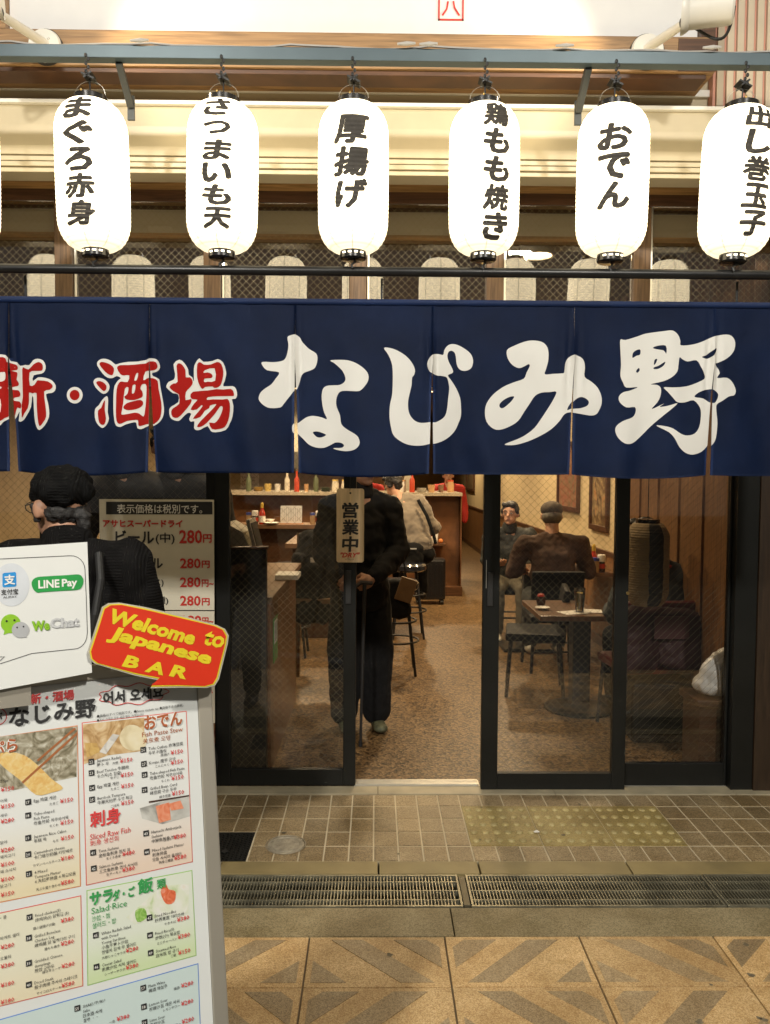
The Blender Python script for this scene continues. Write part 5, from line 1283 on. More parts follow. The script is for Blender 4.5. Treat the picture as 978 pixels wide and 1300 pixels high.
# table by the wall
xw = RW - .72
t = thing('wall_table', 'dark table by the picture wall in front of the capped diner', 'table', (xw, Y(7.2), 0))
MB().span((at(668, 700, 7.0).x, Y(6.85), .70), (RW - .04, Y(7.55), .735), bev=.006).build('table_top', M_tt, t)
MB().span((xw - .05, Y(7.15), .03), (xw + .05, Y(7.25), .70)).build('column', M_ink, t)
MB().span((xw - .25, Y(7.0), .0), (xw + .25, Y(7.4), .03), bev=.01).build('foot', MATS['black_iron'], t)
c = (at(754, 705, 6.95).x, Y(6.95), .736)
bottle(c, 'tall', 'red sauce bottle on the table by the picture wall')
bottle((at(757, 705, 6.90).x - .005, Y(6.88), .736), 'spice', 'blue capped shaker in front of the wall table sauce bottle')
bottle((at(765, 705, 6.9).x, Y(6.93), .736), 'jar', 'jar at the right of the wall table')
# chairs
def chair(x, d, rz, label, m, arm=False, hb=.86, w_=.42):
    t = thing('dining_chair', label, 'chair', (x, Y(d), 0), R(rz), 'dark chairs at the right tables')
    q = w_ / 2
    MB().box((0, 0, .43), (w_, .42, .06), bev=.02).build('seat', m, t, local=True)
    MB().box((0, -.20, .43 + (hb - .43) / 2 + .05), (w_, .05, hb - .48), Matrix.Rotation(R(8), 3, 'X'), bev=.022).build('backrest', m, t, local=True)
    for a_ in (-1, 1):
        for e_ in (-1, 1): MB().tube([(a_ * (q - .03), e_ * .17, .40), (a_ * (q - .01), e_ * .20, 0)], .013, 8).build('leg', M_ink, t, local=True)
    for e_ in (-.18, .18): MB().tube([(-q + .02, e_, .17), (q - .02, e_, .17)], .009, 6).build('stretcher', M_ink, t, local=True)
    return t
M_vin = mat('black_vinyl', (.008, .008, .008), .6, spec=.2, bump=.2, bs=40); M_mar = mat('maroon_vinyl', (.10, .012, .012), .35, bump=.2, bs=30)
chair(at(700, 800, 6.45).x, 6.45, 0, 'black chair under the capped diner', M_vin, hb=.80)
chair(at(647, 800, 7.95).x, 7.95, 175, 'black chair under the hooded diner facing the street', M_vin)
chair(at(690, 830, 5.45).x + .0, 5.75, 80, 'black chair beside the round foot table', M_vin, hb=.75)
chair(at(838, 800, 4.75).x, 4.86, 6, 'broad maroon chair under the diner in blue grey', M_mar, hb=.82, w_=.56)
# dark red coat over that chair
t = thing('folded_coat', 'dark red padded coat hung over the broad maroon chair', 'coat', (at(838, 800, 4.6).x, Y(4.60), .42))
vox('coat_body', [('c', (-.12, 0, .36), (.12, .05, .05), (-.14, -.01, .05), (.13, .06, .05)), ('c', (.12, 0, .34), (.13, .05, .05), (.13, -.01, .06), (.13, .06, .05)), ('c', (-.12, 0, .36), (.12, .05, .05), (.12, 0, .34), (.13, .05, .05))], mat('dark_red_nylon', (.028, .005, .005), .7, bump=.3, bs=16), t, .013, 3, .014, .05)
c = at(853, 797, 4.52); MB().box(c, (.20, .006, .13)).build('pink_patch', mat('dull_pink_cloth', (.06, .02, .018), .8), t)
c = at(822, 790, 4.6)
tag(MB().span((at(803, 880, 4.62).x, Y(4.60), .001), (at(885, 880, 4.62).x, Y(5.0), .36), bev=.03).build('black_crate', M_vin), 'low black box in front of the maroon chair', 'box')
# white bag on a dark stool at the right
cz = at(925, 862, 4.35); xb_ = at(917, 860, 4.12).x - .03; zb_ = at(915, 884, 4.12).z
t = thing('low_stool', 'low dark box stool under the white bag by the right wall', 'stool', (xb_, Y(4.15), 0))
MB().span((xb_ - .13, Y(4.04), zb_ - .04), (xb_ + .12, Y(4.30), zb_), bev=.01).build('seat', M_darkwood, t)
MB().span((xb_ - .11, Y(4.06), 0), (xb_ + .10, Y(4.28), zb_ - .041)).build('base', M_darkwood, t)
t = thing('white_bag', 'crumpled white plastic bag on the low stool by the right wall', 'bag', (xb_, Y(4.14), zb_))
vox('bag_body', [('c', (0, 0, .06), (.115, .09, .06), (.03, 0, .17), (.08, .07, .05)), ('c', (.03, 0, .17), (.08, .07, .05), (.06, 0, .22), (.045, .04, .04))], mat('white_plastic', (.82, .82, .78), .35, bump=.5, bs=14), t, .009, 2, .012, .06)
# reflection of a lantern in the pane, built as a solid one behind it
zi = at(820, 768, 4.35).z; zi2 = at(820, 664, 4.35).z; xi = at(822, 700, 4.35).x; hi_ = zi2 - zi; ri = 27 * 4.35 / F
t = thing('indoor_lantern', 'reflection of a ribbed paper lantern with a dark gap, modelled behind the right pane', 'lantern', (xi, Y(4.35), zi))
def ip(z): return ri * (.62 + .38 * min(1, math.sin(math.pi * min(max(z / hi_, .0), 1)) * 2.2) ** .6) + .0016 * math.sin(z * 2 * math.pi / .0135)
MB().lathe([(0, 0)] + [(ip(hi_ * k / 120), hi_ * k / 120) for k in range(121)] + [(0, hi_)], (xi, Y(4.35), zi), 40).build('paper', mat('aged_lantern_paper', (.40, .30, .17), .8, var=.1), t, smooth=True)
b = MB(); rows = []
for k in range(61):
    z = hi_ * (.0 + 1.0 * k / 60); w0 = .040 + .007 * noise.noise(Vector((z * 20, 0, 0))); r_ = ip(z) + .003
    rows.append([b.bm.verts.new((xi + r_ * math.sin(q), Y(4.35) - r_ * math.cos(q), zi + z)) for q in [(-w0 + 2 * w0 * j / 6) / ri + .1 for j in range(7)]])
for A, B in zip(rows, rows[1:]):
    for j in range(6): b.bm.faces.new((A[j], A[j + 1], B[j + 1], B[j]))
b.build('brush_stroke', M_ink, t)  # dark gap between the two pale halves of the reflection
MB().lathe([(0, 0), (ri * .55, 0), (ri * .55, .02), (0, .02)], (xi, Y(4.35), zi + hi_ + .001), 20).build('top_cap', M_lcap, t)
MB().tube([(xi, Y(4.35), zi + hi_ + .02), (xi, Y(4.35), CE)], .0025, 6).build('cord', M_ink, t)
# pictures on the right wall
def picture(pxa, pxb, pyb, label, cols, sc_=8, hgt=.75):
    f = lambda px: (RW / ((ray(px, 640).x) / ray(px, 640).y))
    d0, d1 = f(pxb), f(pxa); z0_ = at(pxa, pyb, d1).z
    t = thing('framed_picture', label, 'picture', (RW - .02, Y((d0 + d1) / 2), z0_), 0, 'framed pictures on the right wall')
    for (a, b_) in (((d0, z0_), (d1, z0_ + .05)), ((d0, z0_ + hgt - .05), (d1, z0_ + hgt)), ((d0, z0_ + .051), (d0 + .05, z0_ + hgt - .051)), ((d1 - .05, z0_ + .051), (d1, z0_ + hgt - .051))):
        MB().span((RW - .035, Y(a[0]), a[1]), (RW - .002, Y(b_[0]), b_[1]), bev=.004).build('frame', M_darkwood, t)
    MB().span((RW - .014, Y(d0 + .05), z0_ + .05), (RW - .006, Y(d1 - .05), z0_ + hgt - .05)).build('print', photoprint('print_' + label[:9].replace(' ', '_'), cols, sc_), t)
picture(710, 737, 646, 'framed colourful crowd picture, farther of two on the right wall', [(.10, .09, .06), (.30, .22, .12), (.35, .10, .06), (.40, .34, .22)], 9)
picture(752, 775, 671, 'tall framed picture of a pale tree on orange and brown, nearest', [(.07, .05, .03), (.16, .10, .05), (.38, .28, .14), (.50, .20, .06)], 5, 1.0)
picture(593, 603, 622, 'narrow dark frame high in the far corridor', [(.10, .06, .04), (.2, .14, .08), (.3, .2, .1)], 5, .8)
MB().span((RW - .010, Y(11.2), .34), (RW - .0225 - .006, Y(11.28), .46)).build('socket', M_white, bld)
# red extinguisher sign
c = at(783, 655, 4.6)
# ---- ceiling lamps that light the room
def lamp(x, d, watt, label, z=CE - .02):
    t = thing('ceiling_lamp', label, 'lamp', (x, Y(d), z - .06), 0, 'warm ceiling lamps inside')
    MB().lathe([(0, .06), (.10, .06), (.10, .0), (.085, .0), (.085, .05), (0, .05)], (x, Y(d), z - .06), 28).build('housing', M_white, t)
    MB().cyl((x, Y(d), z - .045), (x, Y(d), z - .030), .08, seg=24).build('diffuser', mat('warm_diffuser', (1, .8, .5), .5, emit=(1, .72, .38), es=8), t)
    ld = bpy.data.lights.new('room_light', 'SPOT'); ld.energy = watt * ROOM_W; ld.spot_size = R(150); ld.spot_blend = .6; ld.color = (1, .74, .43); ld.shadow_soft_size = .09
    lo = bpy.data.objects.new('room_light', ld); COL.objects.link(lo); lo.location = (x, Y(d), z - .08)
LN = ['over the dark counter', 'over the register', 'over the long counter', 'over the corridor entrance', 'in the near corridor', 'at the far end of the corridor', 'over the kitchen', 'by the picture wall', 'by the left wall', 'over the round foot table, added to light its beer glass', 'above the cash register, added to brighten it']  # the last two are unseen extra lamps for the beer glass and register
for i_, (x, d, wt) in enumerate(((.55, 7.0, 55), (-1.3, 6.6, 40), (-.8, 9.4, 70), (1.45, 9.6, 60), (.9, 12.5, 70), (1.5, 16.5, 60), (-1.2, 12.1, 70), (1.75, 7.6, 28), (-1.9, 9.0, 40), (.95, 4.75, 13), (-1.5, 4.45, 9))):
    lamp(x, d, wt, 'round warm ceiling lamp ' + LN[i_])
# ================================================================ PRICE POSTER in the left pane
dP = 3.93
xa, xb = at(127, 700, dP).x, at(272, 700, dP).x
za, zb_ = at(200, 985, dP).z, at(200, 634, dP).z
po = thing('price_poster', 'tall white drinks price poster with red 280円 prices in the left window', 'poster', ((xa + xb) / 2, Y(dP), za))
yP = Y(dP) - .001
zm = at(200, 775, dP).z; zq = at(200, 918, dP).z
M_pp = mat('cream_poster', (.66, .62, .50), .5, var=.03)
MB().span((xa, yP, zm + .003), (xb, yP + .006, zb_)).build('upper_sheet', M_pp, po)
MB().span((xa, yP, zq + .001), (xb, yP + .006, zm - .003)).build('middle_sheet', M_pp, po)
MB().span((xa, yP, za), (xb, yP + .006, zq - .002)).build('lower_sheet', photoprint('dark_food_print', [(.05, .02, .015), (.14, .04, .02), (.20, .12, .05), (.3, .25, .18)], 14), po)
PT = Plane((0, yP, 0), (1, 0, 0), (0, 0, 1))
def pbox(x0, y0, x1, y1, off, m, name): PT.poly_px([(x0, y1), (x1, y1), (x1, y0), (x0, y0)], off, m, name, po)
pbox(135, 637, 270, 653, .001, M_ink, 'black_band')
pt = lambda s, x, y, h, m, **k: PT.text(s, x, y, h, m, po, .002, **k)
pt('表示価格は税別です。', 149, 651.5, 11.5, M_paper, bold=.01, width=108)
pt('アサヒスーパードライ', 131, 669, 9.5, M_red, bold=.04, width=101)
pt('ビール', 147, 690, 17, M_ink, bold=.03, width=49); pt('(中)', 198, 691, 15, M_ink, bold=.02, width=24)
pt('280', 228, 690, 17.5, M_red, bold=.025, width=29); pt('円', 258, 689, 11, M_red, bold=.03, width=11)
for y_, s_, tail in ((721.5, 'ビール', ''), (745.5, '(グラス)', '~'), (769, '(全種)', '')):
    pt('280', 229, y_, 13, M_red, bold=.025, width=26); pt('円' + tail, 256.5, y_ - .5, 9.5, M_red, bold=.03, width=10 if not tail else 15)
pt('ル', 193, 721.5, 13, M_ink, bold=.03, width=14); pt('(グラス)', 170, 745, 11, M_ink, bold=.02, width=38); pt('(全種)', 182, 768, 11, M_ink, bold=.02, width=32)
pt('180', 232, 794, 13, M_red, bold=.025, width=24); pt('円~', 257, 793, 9.5, M_red, bold=.03, width=14)
for k, s_ in enumerate('み・焼き'): pt(s_, 262.5, 882 + k * 10.5, 2 if s_ == '・' else 8, M_red, bold=.03, width=2 if s_ == '・' else 8)
pt('0円', 262, 955, 8, M_paper, bold=.02, width=9)

# ================================================================ MENU STAND
th = R(27); ln = .176
u = Vector((math.cos(th), math.sin(th), 0)); n_ = Vector((math.sin(th), -math.cos(th), 0))
v_ = (Vector((0, 0, 1)) - n_ * ln).normalized()
O = at(65, 905, 1.42)
BD = Plane(O, u, v_)
tr = BD.uv(250, 868)
xR = tr.x + .028; xL = -.36; yTp = BD.uv(184, 856).y
# length to the ground
yB = -(BD.O.z) / v_.z + .02
st_ = thing('menu_stand', 'aluminium A frame stand holding the printed food menu', 'menu stand', BD.P(0, yB) * 1)
M_alu = mat('brushed_aluminium', (.50, .46, .38), .38, .6, var=.06, vs=3)
def bslab(a0, b0, a1, b1, o0, o1, m, name, parent, pl=BD, bev=0):
    b = MB(); b.span((a0, b0, o0), (a1, b1, o1), bev=bev); me = b.mesh(name); me.transform(pl.M(0, 0)); return link_mesh(name, me, m, parent)
bslab(xL - .028, yTp, xR, yTp + .028, -.012, .006, M_alu, 'top_rail', st_, bev=.003)
bslab(xR - .028, yB, xR, yTp - .0005, -.012, .006, M_alu, 'side_rail', st_, bev=.003)
bslab(xL - .028, yB, xL, yTp - .0005, -.012, .006, M_alu, 'side_rail', st_, bev=.003)
bslab(xL + .0005, yB + .02, xR - .0285, yB + .05, -.012, .006, M_alu, 'bottom_rail', st_, bev=.003)
bslab(xL + .0005, yB + .051, xR - .0285, yTp - .0005, -.008, 0, mat('menu_paper', (.66, .68, .66), .25, var=.02, coat=.3), 'menu_sheet', st_)
for a in (xL, xR - .028):                       # rear legs of the A frame
    p0 = BD.P(a + .012, yTp - .02, -.02); p1 = BD.P(a + .012, yB, -.02); p1 = Vector((p0.x - n_.x * .42, p0.y - n_.y * .42, .0))
    MB().tube([p0, p1], .011, 8).build('rear_leg', M_alu, st_)
sheet = [o for o in st_.children if o.name.startswith('menu_sheet')][0]
Z1 = lambda x, y: (x / 3.493, 860 + y / 3.493)
Z2 = lambda x, y: (x / 3.493, 1070 + y / 3.493)
OFF = [.0004]
def sec(pts, m, mb, name, r=.0016):
    """a tinted field with a printed border line"""
    BD.poly_px(pts, .0005, mb, name + '_border', st_)
    c = sum((BD.uv(*p) for p in pts), Vector((0, 0))) / len(pts)
    q = []
    for p in pts:
        w_ = BD.uv(*p); d = c - w_; q.append(w_ + Vector((math.copysign(r, d.x), math.copysign(r, d.y))))
    bm = fill2d([q], 1); me = bpy.data.meshes.new(name); bm.to_mesh(me); bm.free(); me.transform(BD.M(0, 0, .0009)); return link_mesh(name, me, m, st_)
def tint(name, top, bot, vert=True):
    m = bpy.data.materials.new(name); m.use_nodes = True; N = m.node_tree.nodes; L = m.node_tree.links; p = N['Principled BSDF']; p.inputs['Roughness'].default_value = .3
    tc = N.new('ShaderNodeTexCoord'); sp = N.new('ShaderNodeSeparateXYZ'); r = N.new('ShaderNodeValToRGB')
    L.new(tc.outputs['Generated'], sp.inputs[0]); L.new(sp.outputs['Z'], r.inputs['Fac']); r.color_ramp.elements[0].color = (*bot, 1); r.color_ramp.elements[1].color = (*top, 1)
    r.color_ramp.elements[0].position = .05; r.color_ramp.elements[1].position = .45
    L.new(r.outputs['Color'], p.inputs['Base Color']); return m
W_ = (.66, .68, .64)
M_or = mat('orange_line', (.62, .22, .08), .4); M_pk = mat('pink_line', (.60, .12, .10), .4); M_gn = mat('green_line', (.30, .50, .16), .4); M_bl = mat('blue_line', (.10, .22, .55), .4)
sec([Z1(-260, 300), Z2(-260, 318), Z2(360, 193), Z1(345, 212)], tint('tempura_field', (.68, .69, .66), (.68, .60, .40)), M_or, 'tempura_field')
sec([Z1(363, 200), Z2(382, 190), Z2(856, 85), Z1(828, 148)], tint('stew_field', (.68, .69, .66), (.68, .55, .44)), M_pk, 'stew_field')
sec([Z2(-260, 365), Z2(-260, 790), Z2(370, 635), Z2(361, 232)], tint('meat_field', (.68, .66, .52), (.68, .61, .43)), M_pk, 'meat_field')
sec([Z2(384, 210), Z2(388, 634), Z2(872, 500), Z2(853, 120)], tint('salad_field', (.64, .68, .58), (.54, .64, .38)), M_gn, 'salad_field')
sec([Z2(-260, 855), Z2(-260, 1400), Z2(905, 1200), Z2(880, 533)], tint('drink_field', (.52, .62, .60), (.5, .6, .6)), M_bl, 'drink_field')
# printed photographs
def photo(pts, m, name): BD.poly_px(pts, .0013, m, name, st_)
photo([Z1(-200, 290), Z1(-200, 430), Z1(60, 500), Z1(340, 440), Z1(343, 216)], photoprint('frying_oil_print', [(.10, .09, .05), (.24, .21, .14), (.40, .37, .28), (.62, .60, .52)], 30, 3), 'oil_photo')
BD.poly_px([Z1(-20, 350), Z1(30, 330), Z1(110, 345), Z1(180, 400), Z1(230, 450), Z1(280, 490), Z1(230, 510), Z1(160, 520), Z1(90, 455), Z1(20, 400)], .0017, photoprint('batter_print', [(.62, .35, .10), (.68, .48, .18), (.70, .56, .30)], 60), 'shrimp_photo', st_, n=3)
for a in (([Z1(330, 222), Z1(338, 228), Z1(170, 372), Z1(163, 366)]), ([Z1(342, 240), Z1(343, 252), Z1(103, 470), Z1(97, 462)])): BD.poly_px(a, .0021, mat('chopstick_print', (.34, .12, .04), .4), 'chopstick_photo', st_)
photo([Z1(368, 208), Z1(372, 385), Z1(480, 345), Z1(640, 325), Z1(640, 178)], photoprint('stew_print', [(.22, .12, .05), (.45, .28, .12), (.62, .46, .26), (.68, .58, .42)], 24, 2), 'stew_photo')
BD.poly_px([Z1(530, 260), Z1(560, 215), Z1(610, 215), Z1(650, 260), Z1(640, 310), Z1(590, 325), Z1(545, 305)], .0017, photoprint('egg_print', [(.5, .40, .22), (.68, .60, .40), (.74, .70, .56)], 14), 'egg_photo', st_, n=3)
BD.poly_px([Z1(440, 330), Z1(500, 250), Z1(530, 255), Z1(470, 340)], .0018, photoprint('radish_print', [(.38, .36, .34), (.62, .60, .55), (.7, .7, .66)], 30), 'radish_photo', st_)
BD.poly_px([Z1(375, 290), Z1(430, 290), Z1(445, 330), Z1(385, 355)], .0018, photoprint('tofu_print', [(.38, .22, .07), (.55, .36, .12), (.62, .46, .2)], 40), 'tofu_photo', st_)
photo([Z1(620, 580), Z1(700, 555), Z1(838, 523), Z1(843, 615), Z1(720, 650), Z1(630, 625)], photoprint('plate_print', [(.12, .12, .11), (.45, .44, .40), (.66, .66, .62)], 12), 'plate_photo')
BD.poly_px([Z1(690, 570), Z1(750, 553), Z1(758, 630), Z1(705, 645)], .0018, photoprint('tuna_print', [(.60, .14, .06), (.68, .25, .14), (.7, .4, .28)], 40), 'tuna_photo', st_, n=1)
BD.poly_px([Z1(745, 560), Z1(800, 545), Z1(815, 580), Z1(760, 590)], .0017, MATS['tuna_print'], 'tuna_photo', st_)
BD.poly_px([Z1(660, 548), Z1(838, 520), Z1(838, 526), Z1(660, 556)], .0021, mat('dark_chopstick_print', (.06, .03, .02), .4), 'chopstick_photo', st_)
photo([Z2(560, 330), Z2(640, 260), Z2(720, 190), Z2(840, 180), Z2(835, 310), Z2(700, 330), Z2(600, 360)], photoprint('salad_print', [(.30, .45, .12), (.62, .66, .50), (.70, .70, .64), (.66, .55, .36)], 16), 'salad_photo')
BD.poly_px([Z2(712, 215), Z2(735, 183), Z2(748, 205), Z2(778, 215), Z2(772, 262), Z2(735, 268)], .0018, photoprint('tomato_print', [(.5, .08, .03), (.66, .16, .07), (.72, .35, .25)], 60), 'tomato_photo', st_, n=3)
BD.poly_px([Z2(600, 300), Z2(640, 290), Z2(650, 330), Z2(610, 350)], .0018, photoprint('leaf_print', [(.14, .30, .05), (.26, .46, .10), (.5, .6, .3)], 70), 'leaf_photo', st_, n=3)
M_tx = mat('menu_black', (.018, .018, .018), .5); M_pr = mat('menu_red', (.60, .05, .05), .5); M_bn = mat('menu_brown', (.38, .10, .03), .5); M_gt = mat('menu_green', (.04, .30, .08), .5)
def T(z, s, x, y, h, m, w=None, bold=.0, off=.0026, shear=0): return BD.text(s, *z(x, y), h / 3.493, m, st_, off, bold, None if w is None else w / 3.493, shear=shear)
T(Z1, '新・酒場', 136, 120, 46, M_pr, 195, .03)
T(Z1, 'なじみ野', 42, 222, 84, M_tx, 385, .028)
T(Z1, '어서 오세요', 458, 122, 56, M_tx, 268, .035)
cl = [Z1(592 + (150 + 8 * math.cos(9 * a)) * math.cos(a), 74 - 12 * math.cos(a) + (43 + 6 * math.cos(9 * a)) * math.sin(a)) for a in [k * math.pi / 36 for k in range(72)]]
def ring(pts, off, m, w_=.0008):
    a = [BD.uv(*p) for p in pts]; b = MB(); b.tube([BD.P(q.x, q.y, off) for q in a], w_, 5, True); b.build('cloud_outline', m, st_)
ring(cl, .0012, M_pr)
ring([Z1(-20 + 50 * math.cos(k * .26), 172 + 40 * math.sin(k * .26)) for k in range(24)], .0012, M_pr)
T(Z1, 'ぶ', -22, 190, 34, M_tx, 34, .03)
T(Z1, '●価格はすべて税別です。●Prices exclude tax ●価格不含消費税。', 430, 178, 13, M_tx, 385)
T(Z1, '●표시 가격은 모두 세금 별도 가격입니다.', 430, 196, 12, M_tx, 210)
def two(z, s, x, y, h, w): T(z, s, x, y, h, M_paper, w, .085, .0026); T(z, s, x, y, h, M_bn, w, .035, .0030)
two(Z1, 'おでん', 640, 232, 62, 170); two(Z1, 'ぷら', -45, 345, 60, 125)
T(Z1, 'Fish Paste Stew', 630, 264, 20, M_bn, 182); T(Z1, '关东煮 오뎅', 634, 294, 22, M_bn, 122)
T(Z1, '刺身', 400, 668, 70, M_pr, 138, .030); T(Z1, 'Sliced Raw Fish', 400, 720, 24, M_pr, 180); T(Z1, '刺身 생선회', 400, 748, 24, M_pr, 126)
T(Z2, 'サラ', 398, 280, 56, M_gt, 105, .05); T(Z2, 'ダ・ご', 500, 258, 46, M_gt, 100, .05); T(Z2, '飯', 612, 230, 66, M_gt, 70, .032); T(Z2, '類', 696, 206, 42, M_gt, 42, .02)
T(Z2, 'Salad·Rice', 406, 315, 26, M_gt, 158); T(Z2, '沙拉・饭', 408, 350, 24, M_gt, 82); T(Z2, '샐러드・밥', 410, 380, 24, M_gt, 106)
def item(z, x, y, num, lines, jp, z2, px, py, price, w=None):
    a = BD.uv(*z(x, y)); k = BD.mpp(*z(x, y)) / 3.493 / .95
    if num:
        b = fill2d([[(a.x, a.y - 23 * k), (a.x + 23 * k, a.y - 23 * k), (a.x + 23 * k, a.y), (a.x, a.y)]], 1)
        me = bpy.data.meshes.new('number_box'); b.to_mesh(me); b.free(); me.transform(BD.M(0, 0, .0024)); link_mesh('number_box', me, M_tx, st_)
        put(num, a.x + 3 * k, a.y - 19 * k, 14 * k, M_paper, .0028)
        for i, s in enumerate(lines): put(s, a.x + 33 * k, a.y - (17 + i * 19) * k, 13.5 * k, M_tx, .0026)
    c = BD.uv(*z2(px, py)); k2 = BD.mpp(*z2(px, py)) / 3.493
    put(price, c.x, c.y, 21 * k2, M_pr, .0026, .012, 54 * k2)
    if jp: put(jp, c.x - (9 + 11.5 * len(jp)) * k2, c.y, 11 * k2, M_tx, .0026)
def put(s, a, b, h, m, off, bold=0, w=None):
    me = text_mesh(s, 1, bold, res=1); x0, x1, y0, y1 = bounds(me)
    sy = h / .80; sxx = sy * .92 if w is None else w / (x1 - x0)
    me.transform(BD.M(a, b, off) @ Matrix.Diagonal((sxx, sy, 1, 1)) @ Matrix.Translation((-x0, 0, 0)))
    link_mesh('lettering', me, m, st_)
Yn = '¥'
I = item
I(Z1, 392, 362, '22', ['Japanese Radish', '萝卜 무'], '大根', Z1, 532, 380, '¥150')
I(Z1, 393, 412, '23', ['Beef Tendon 牛腱肉', '우스지(소 힘줄)'], '牛すじ', Z1, 535, 444, '¥150')
I(Z1, 395, 478, '24', ['Egg 鸡蛋 계란'], 'たまご', Z1, 537, 493, '¥150')
I(Z1, 395, 530, '25', ['Burdock Tempura', '牛蒡天妇罗 우엉 튀김'], 'ごぼ天', Z1, 537, 568, '¥150')
I(Z1, 622, 309, '26', ['Tofu Cutlets 炸薄豆腐', '두부 커틀릿'], '厚揚げ', Z1, 757, 343, '¥150')
I(Z1, 625, 372, '27', ['Konjac 魔芋 곤약'], 'こんにゃく', Z1, 757, 388, '¥150')
I(Z1, 628, 420, '28', ['Tube-shaped Fish Paste', '吃鱼竹轮 치쿠와어묵'], 'ちくわ', Z1, 760, 457, '¥150')
I(Z1, 628, 487, '29', ['Grilled Bean Curd', '烤豆腐 구운 두부'], '焼き豆腐', Z1, 762, 525, '¥150')
I(Z1, 635, 680, '43', ['Hamachi Amberjack', 'Sashimi', '中鰤魚刺身 방어'], 'はまち', Z1, 770, 718, '¥380')
I(Z1, 400, 765, '41', ['Tuna Sashimi', '金枪鱼刺身 참치 회'], 'まぐろ赤身', Z1, 542, 793, '¥480')
I(Z1, 638, 762, '44', ['Mixed Sashimi Platter', '刺身拼盘', '모듬 사시미 플래터'], '刺身三種盛', Z2, 772, 77, '¥580')
I(Z2, 403, 102, '42', ['Salmon Sashimi', '三文鱼刺身 연어 사시미'], '生サーモン', Z2, 542, 130, '¥380')
I(Z1, 112, 541, '17', ['Egg 鸡蛋 계란'], 'たまご', Z1, 267, 558, '¥150')
I(Z1, 112, 600, '18', ['Tube-shaped', 'Fish Paste', '吃鱼竹轮 치쿠와어묵'], 'ちくわ', Z1, 268, 655, '¥150')
I(Z1, 112, 700, '19', ['Japanese Rice Cakes', '年糕 떡'], 'もち', Z1, 270, 724, '¥150')
I(Z1, 112, 773, '20', ['Camembert cheese', '卡门培尔奶酪 카망베르'], 'カマンベールチーズ', Z2, 270, 80, '¥180')
I(Z2, 115, 126, '21', ['4 Mixed', 'Tempura Platter', '4 天妇罗拼盘 4 튀김모둠'], '天ぷら盛り合わせ', Z2, 270, 188, '¥580')
for z, y, p_ in ((Z1, 507, '¥150'), (Z1, 583, '¥150'), (Z1, 648, '¥280'), (Z1, 777, '¥280'), (Z2, 107, '¥100'), (Z2, 174, '¥100'), (Z2, 240, '¥150'), (Z2, 472, '¥280'), (Z2, 557, '¥380'), (Z2, 641, '¥180'), (Z2, 716, '¥180')): I(z, 0, y - 40, None, [], None, z, 4, y, p_)
for z, y, s in ((Z1, 470, '2 Spr'), (Z1, 555, '어묵'), (Z1, 620, '새우'), (Z1, 740, '닭어'), (Z2, 70, '돼지고기'), (Z2, 135, '돼 소시지'), (Z2, 200, '닭고기'), (Z2, 340, '・콩'), (Z2, 430, '바게트 샐러'), (Z2, 520, '오물뒤')): BD.text(s, *z(2, y), 4.2, M_tx, st_, .0026)
I(Z2, 118, 318, '37', ['Fried chicken(5)', '炸鸡块(5) 닭튀김 (5)'], '鶏の唐揚げ(5個)', Z2, 270, 355, '¥380')
I(Z2, 115, 410, '38', ['Grilled Boneless', 'Chicken Leg', '烤鸡腿 닭 넓적다리 구이'], '鶏もも焼き', Z2, 270, 457, '¥280')
I(Z2, 115, 522, '39', ['Griddled Chinese', 'dumplings', '煎饺 군만두'], '焼きギョーザ', Z2, 273, 556, '¥280')
I(Z2, 115, 617, '40', ['Diced Steak', '骰子肉排 주사위 스테이크'], 'サイコロステーキ', Z2, 273, 642, '¥580')
I(Z2, 412, 398, '45', ['White Radish Salad', 'with Dried', 'Young Sardines', '小鱼干萝卜沙拉', '잔멸치 흰색 무 샐러드'], '大根じゃこサラダ', Z2, 558, 487, '¥280')
I(Z2, 415, 538, '46', ['Caesar Salad', '凯撒沙拉 시저 샐러드'], 'シーザーサラダ', Z2, 558, 562, '¥380')
I(Z2, 650, 320, '47', ['Fried Noodles', '炒荞麦面 야키소바'], 'やきそば', Z2, 785, 350, '¥380')
I(Z2, 652, 398, '48', ['Fried Rice(S)', '炒饭(小) 볶음밥'], 'ミニチャーハン', Z2, 788, 427, '¥380')
I(Z2, 655, 476, '49', ['Steamed Rice', '白米饭 밥 공기'], 'ご飯', Z2, 790, 497, '¥150')
I(Z2, 330, 722, '55', ['SHAKUTURU', 'Sake', '日本酒 사케', '설명 ・・'], '一合', Z2, 518, 790, '¥380')
I(Z2, 622, 632, '57', ['Plum Wine', '梅酒 매실주'], '梅酒', Z2, 803, 642, '¥280')
I(Z2, 625, 715, '58', ['Lemon Sour', '柠檬沙瓦 레몬 사워'], 'レモンサワー', Z2, 803, 722, '¥280')
I(Z2, 628, 785, '59', ['Lime Sour', '青柠沙瓦'], 'ライムサワー', Z2, 806, 802, '¥280')

